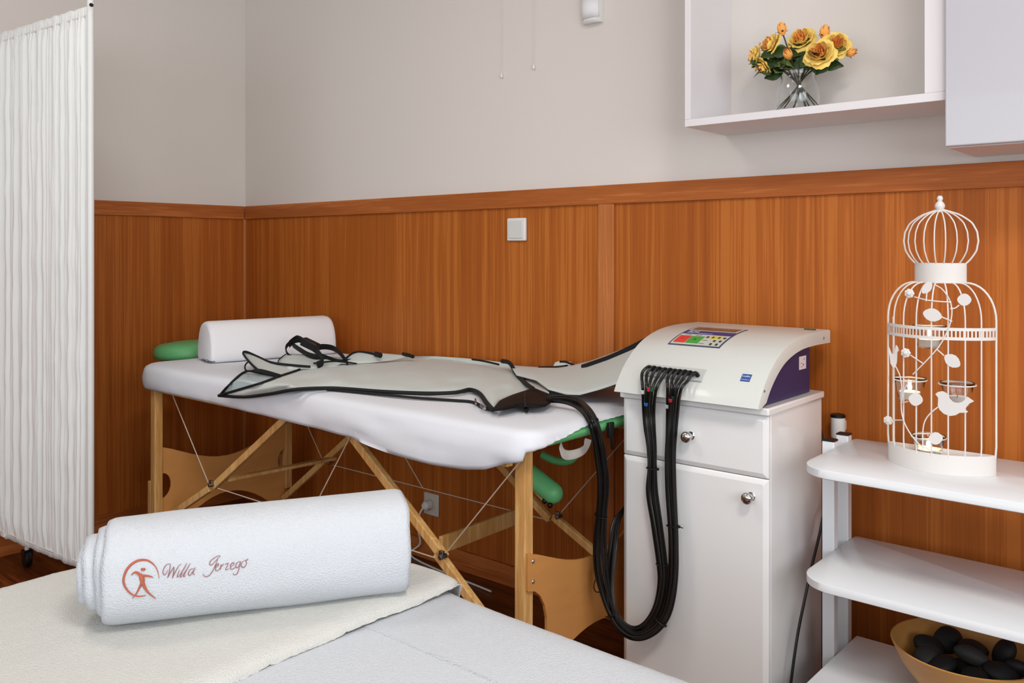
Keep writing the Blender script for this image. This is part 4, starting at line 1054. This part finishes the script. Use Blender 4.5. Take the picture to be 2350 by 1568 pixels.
def bedrings(P, NL, prof, z0, amp, seed=0):
    rows = []
    for (ins, dz) in prof:
        row = []
        for i, (p, q) in enumerate(zip(P, NL)):
            v = p+q*ins; m_ = min(1, .3+dz/.02)
            fz = (noise.noise(Vector((v.x*55, v.y*55, dz*60+seed)))*amp+noise.noise(Vector((v.x*160, v.y*160, dz*160+seed)))*amp*.7)*m_
            lo_ = noise.noise(Vector((v.x*5, v.y*5, seed)))
            v = v+q*(fz+(.012*lo_+.006*math.sin(i*.12) if dz > .08 else 0)*(dz*3)); row.append(Vector((v.x, v.y, z0-dz+fz+.003*lo_)))
        rows.append(row)
    return rows
prof = [(.20, 0), (.10, 0), (.06, 0), (.035, .0015), (.018, .006), (.007, .014), (.001, .026), (-.002, .045), (-.003, .09), (-.004, .15), (-.006, .22), (-.008, .27)]
t = thing('treatment_bed', 'treatment bed in the foreground under white terry covers', 'bed', (-.5, .7, 0))
rows = []
for (ins, z) in ((.03, .49), (.012, .50), (.01, .60), (.02, .612)): rows.append([p+q*ins+Vector((0, 0, z)) for p, q in zip(ol[::8], nl[::8])])
G().rings(rows, True, True).build('mattress', 'green', t, ang=50)
g = G(); g.box(-1.25, .5, .38, 1.0, .43, .489); g.build('bed_frame', 'beech', t, bevel=.004, smooth=False)
for (x, y) in ((-1.2, .42), (-1.2, .96), (.45, .42), (.45, .96)): G().box(x-.025, x+.025, y-.025, y+.025, 0, .43).build('leg', 'beech', t, bevel=.004, smooth=False)
o = G().rings(bedrings(ol, nl, prof, BZ, .0016), True, False).build('bed_cover', 'terry', None, ang=80)
tag(o, 'white terry cover over the foreground bed, lower layer to the right of the fold line', 'bed cover')
# head towel: clip outline at X < -1.04
XE = -1.04
hp = [p for p in ol if p.x < XE]
k = max(range(len(hp)), key=lambda i: (hp[i]-hp[i-1]).length); hp = hp[k:]+hp[:k]
a, b = hp[-1], hp[0]
edge = [a.lerp(b, j/90)+Vector((.004*math.sin(j*.09), 0, 0)) for j in range(1, 90)]
hl = [Vector((p.x, p.y, 0)) for p in hp]+edge
for _ in range(14): hl = [(hl[i-1]+hl[i]*2+hl[(i+1) % len(hl)])/4 for i in range(len(hl))]
hn = normals(hl); hn = [(-q if q.dot(p-Vector((-1.3, .7, 0))) > 0 else q) for p, q in zip(hl, hn)]
def zbh(p):
    d = XE-p.x
    return 1 if d > .012 else .07
prof2 = [(-9, .12), (-9, .25), (-9, .4), (-9, .55), (-9, .68), (-9, .79), (-9, .88), (.022, .001), (.010, .005), (-.001, .011), (-.006, .022), (-.0085, .045), (-.0095, .09), (-.011, .15), (-.012, .19)]
rr = []
for (ins, dz) in prof2:
    row = []
    for i, (p, q) in enumerate(zip(hl, hn)):
        onedge = (XE-p.x) < .012
        vv = Vector((-1.32, .7, 0)).lerp(p, dz) if ins == -9 else p+q*ins
        fz = (noise.noise(Vector((vv.x*55, vv.y*55, dz*60*(ins != -9)+9)))*.0016+noise.noise(Vector((vv.x*160, vv.y*160, dz*90*(ins != -9))))*.0012)*(.3 if ins == -9 or dz < .004 else 1)+.003*noise.noise(Vector((vv.x*6, vv.y*9, 4)))
        if onedge:
            dzz = min(dz, .0155); iz = max(ins, -.001)
        else: dzz = min(dz, .0155+.18*min(1, (XE-p.x-.012)/.07)); iz = ins
        v = p+q*(iz+fz)
        if ins == -9: v = Vector((-1.32, .7, 0)).lerp(p, dz); dzz = 0
        lift = .007*math.sin(min(1, max(0, (vv.y-.6)/.5))*PI/2)
        row.append(Vector((v.x, v.y, BZ+.0145+lift-dzz+fz)))
    rr.append(row)
o = G().rings(rr, True, False).build('head_towel', 'terry_warm', None, ang=80)
tag(o, 'ivory terry towel spread over the head end of the foreground bed, under the roll', 'towel')
# ------------------------------------------------------------------ rolled towel with embroidery
TZ0 = BZ+.0165
P0 = onZ(236, 1443, TZ0+.012); P1 = onZ(940, 1362, TZ0+.012); ax_ = (P1-P0); LEN = ax_.length; ax_.normalize(); away = Vector((-ax_.y, ax_.x, 0))
HWd, HHt = .080, .0765
cen = P0+away*.066; cen.z = TZ0+HHt
TURN = 5.0
def tow(th, s_, off=0):
    """th: 0 = outer end; decreasing radius inward with th"""
    fr = th/(2*PI*TURN); pit = .0115*th/(2*PI)
    a = -2.1+th
    ca, sa = math.cos(a), math.sin(a); e = .86
    sxp = math.copysign(abs(ca)**e, ca); szp = math.copysign(abs(sa)**e, sa)
    k = 1+.06*(s_/LEN)
    rx, rz = HWd*1-pit+off, HHt*k-pit*.93+off
    if off == 0: pass
    bump = .0016*noise.noise(Vector((s_*9, math.cos(a)*2+fr*9, math.sin(a)*2)))
    return cen+ax_*s_+away*(-sxp*(max(.004, rx)+bump))+Vector((0, 0, HHt*(k-1)+szp*(max(.004, rz)+bump)))
rows = []
NT = 330
for i in range(NT+1):
    th = 2*PI*TURN*(i/NT)
    sl_0 = -.038*min(1, max(0, (th-1.5*PI)/(2*PI*2.2)))+.003*noise.noise(Vector((th*1.2, 0, 0)))
    sr_0 = LEN-.004*(th/10)+.003*noise.noise(Vector((th*1.5, 5, 0)))
    row = []
    for j in range(61):
        u = j/60; s_ = sl_0+(sr_0-sl_0)*u
        e = min(1, min(u, 1-u)/.03); row.append(tow(th, s_, -.003*(1-e)**2))
    rows.append(row)
t = thing('rolled_towel', 'rolled white terry towel with rust embroidered logo on the foreground bed', 'towel', cen)
o = G().grid(rows, flip=False).build('towel_roll', 'terry', t, ang=80, solid=.0085, fixn=False)
o.modifiers[0].offset = 0
OFFR = .0052
def onroll(px, py, off):
    a, s_ = 2.1+PI*.0+ .3, .2     # start near front
    best = None
    for aa in [2.1-.5+.1*k for k in range(16)]:
        q = proj(tow(aa, .1, OFFR+off)); d_ = abs(q[1]-py)
        if best is None or d_ < best[0]: best = (d_, aa)
    a = best[1]; s_ = .1
    for _ in range(12):
        f0 = proj(tow(a, s_, OFFR+off)); fa = proj(tow(a+1e-3, s_, OFFR+off)); fs = proj(tow(a, s_+1e-3, OFFR+off))
        J = ((fa[0]-f0[0])*1e3, (fs[0]-f0[0])*1e3, (fa[1]-f0[1])*1e3, (fs[1]-f0[1])*1e3); det = J[0]*J[3]-J[1]*J[2]
        ex, ey = px-f0[0], py-f0[1]
        da = (ex*J[3]-J[1]*ey)/det; ds = (J[0]*ey-J[2]*ex)/det
        a += max(-.4, min(.4, da)); s_ += max(-.15, min(.15, ds))
    return tow(a, s_, OFFR+off)
E6 = lambda p: (240+p[0]/6.184, 1240+p[1]/6.184)
def stroke(g, pts, w, closed=False):
    P2 = smooth_pts([Vector((p[0], p[1], 0)) for p in pts], 5)
    n = len(P2); W3 = [onroll(*E6(p), .0) for p in P2]
    rs = [w*(.45+.55*math.sin(PI*(i+.5)/n)) if not isinstance(w, list) else interp(w, i/(n-1)) for i in range(n)]
    g.tube(W3, rs, 6)
S_ = 1/6.184*1.35/2000   # crop px -> metres
g = G()
ring = [(772, 545), (762, 470), (735, 400), (690, 340), (620, 292), (545, 280), (460, 296), (380, 345), (315, 420), (278, 510), (268, 590), (290, 660), (335, 725), (395, 775), (470, 798), (530, 795), (588, 784)]
stroke(g, ring, [(0, 3*S_), (.15, 6*S_), (.3, 14*S_), (.45, 17*S_), (.6, 15*S_), (.75, 11*S_), (.9, 10*S_), (1, 4*S_)])
stroke(g, [(552, 398), (548, 415), (545, 432)], [(0, 22*S_), (.5, 30*S_), (1, 22*S_)])
stroke(g, [(378, 498), (415, 465), (460, 462), (495, 490), (530, 520)], [(0, 4*S_), (.4, 16*S_), (1, 24*S_)])
stroke(g, [(525, 505), (575, 506), (620, 510), (665, 522), (692, 532)], [(0, 18*S_), (.5, 13*S_), (1, 3*S_)])
stroke(g, [(505, 480), (525, 530), (538, 580), (535, 625)], [(0, 16*S_), (.4, 32*S_), (1, 24*S_)])
stroke(g, [(540, 600), (575, 680), (630, 755), (725, 832)], [(0, 24*S_), (.5, 15*S_), (1, 4*S_)])
stroke(g, [(528, 610), (500, 665), (450, 760), (392, 832)], [(0, 18*S_), (.5, 12*S_), (1, 3*S_)])
g.build('embroidered_logo', 'emb', t)
g = G(); w = 5.5*S_
for s_ in ([(930, 335), (885, 345), (845, 395), (828, 455), (845, 492), (870, 480), (900, 420)], [(932, 335), (925, 420), (892, 540)], [(892, 540), (935, 460), (985, 375)], [(985, 375), (980, 450), (962, 542)], [(962, 542), (1010, 440), (1062, 350)],
           [(1062, 425), (1030, 520), (1062, 505)], [(1078, 340), (1084, 352)], [(1062, 505), (1130, 400), (1165, 328)], [(1165, 328), (1105, 450), (1075, 525), (1105, 505)], [(1105, 505), (1170, 410), (1215, 330)], [(1215, 330), (1155, 440), (1120, 520), (1150, 505)],
           [(1262, 400), (1215, 420), (1188, 475), (1210, 503), (1250, 450), (1290, 385)], [(1285, 395), (1255, 470), (1282, 492)],
           [(1645, 222), (1590, 232), (1510, 290), (1490, 340), (1520, 352), (1570, 300), (1640, 228)], [(1612, 250), (1575, 350), (1520, 460), (1465, 512), (1415, 510), (1395, 478)],
           [(1572, 395), (1615, 360), (1610, 335), (1580, 365), (1575, 425), (1610, 430), (1645, 380)], [(1655, 345), (1640, 425)], [(1650, 385), (1690, 335)], [(1705, 345), (1755, 330), (1718, 420), (1765, 405)],
           [(1785, 385), (1835, 345), (1825, 318), (1790, 350), (1790, 410), (1830, 405), (1860, 370)], [(1925, 305), (1880, 320), (1862, 375), (1890, 390), (1925, 320)], [(1932, 300), (1910, 400), (1880, 478), (1840, 492), (1822, 470)],
           [(1985, 288), (1948, 318), (1940, 368), (1972, 388), (2008, 350), (2012, 305), (1988, 287)], [(1996, 290), (2018, 282), (2038, 262)]):
    stroke(g, s_, w)
g.build('embroidered_name', 'emb2', t)
# ------------------------------------------------------------------ lights
def area(name, loc, rot, sx, sy, e, col):
    l = bpy.data.lights.new(name, 'AREA'); l.shape = 'RECTANGLE'; l.size = sx; l.size_y = sy; l.energy = e; l.color = col
    o = bpy.data.objects.new(name, l); COL.objects.link(o); o.location = loc; o.rotation_euler = rot; return o
area('window daylight', ((WX0+WX1)/2, YF+.0, (WZ0+WZ1)/2), (PI/2, 0, 0), WX1-WX0-.1, WZ1-WZ0-.1, 36, (.92, .96, 1))
area('side window daylight', (XR-.002, (SW0+SW1)/2, 1.6), (PI/2, 0, PI/2), SW1-SW0-.1, 1.4, 60, (.94, .97, 1))
for (x, y) in ((-2.2, .5), (.35, .35)):
    t = thing('ceiling_light', 'square white ceiling light above the %s of the room' % ('left side' if x < -1 else 'middle'), 'ceiling light', (x, y, ZC), 'ceiling lights')
    G().box(x-.32, x+.32, y-.32, y+.32, ZC-.05, ZC-.001).build('housing', 'white_plastic', t, bevel=.004)
    G().box(x-.29, x+.29, y-.29, y+.29, ZC-.056, ZC-.0505).build('diffuser', 'lamp', t)
    area('ceiling lamp', (x, y, ZC-.07), (0, 0, 0), .56, .56, 9 if x < -1 else 32, (1, .96, .90))
w = bpy.data.worlds.new('sky'); scn.world = w; w.use_nodes = True
w.node_tree.nodes['Background'].inputs[0].default_value = (.75, .85, 1, 1); w.node_tree.nodes['Background'].inputs[1].default_value = 1.0
# ------------------------------------------------------------------ camera
cd = bpy.data.cameras.new('camera'); cam = bpy.data.objects.new('camera', cd); COL.objects.link(cam)
cd.sensor_width = 36; cd.sensor_fit = 'HORIZONTAL'; cd.lens = 36*F/2350; cd.shift_y = -(784-HOR)/2350; cd.clip_start = .02
cam.location = CAM; cam.rotation_euler = (PI/2, 0, TH)
scn.camera = cam
scn.view_settings.view_transform = 'Standard'; scn.view_settings.look = 'None'; scn.view_settings.gamma = 1; scn.view_settings.exposure = -0.04
scn.view_settings.use_curve_mapping = False
scn.cycles.use_denoising = True
scn.cycles.max_bounces = 8; scn.cycles.transmission_bounces = 7; scn.cycles.diffuse_bounces = 4; scn.cycles.glossy_bounces = 3
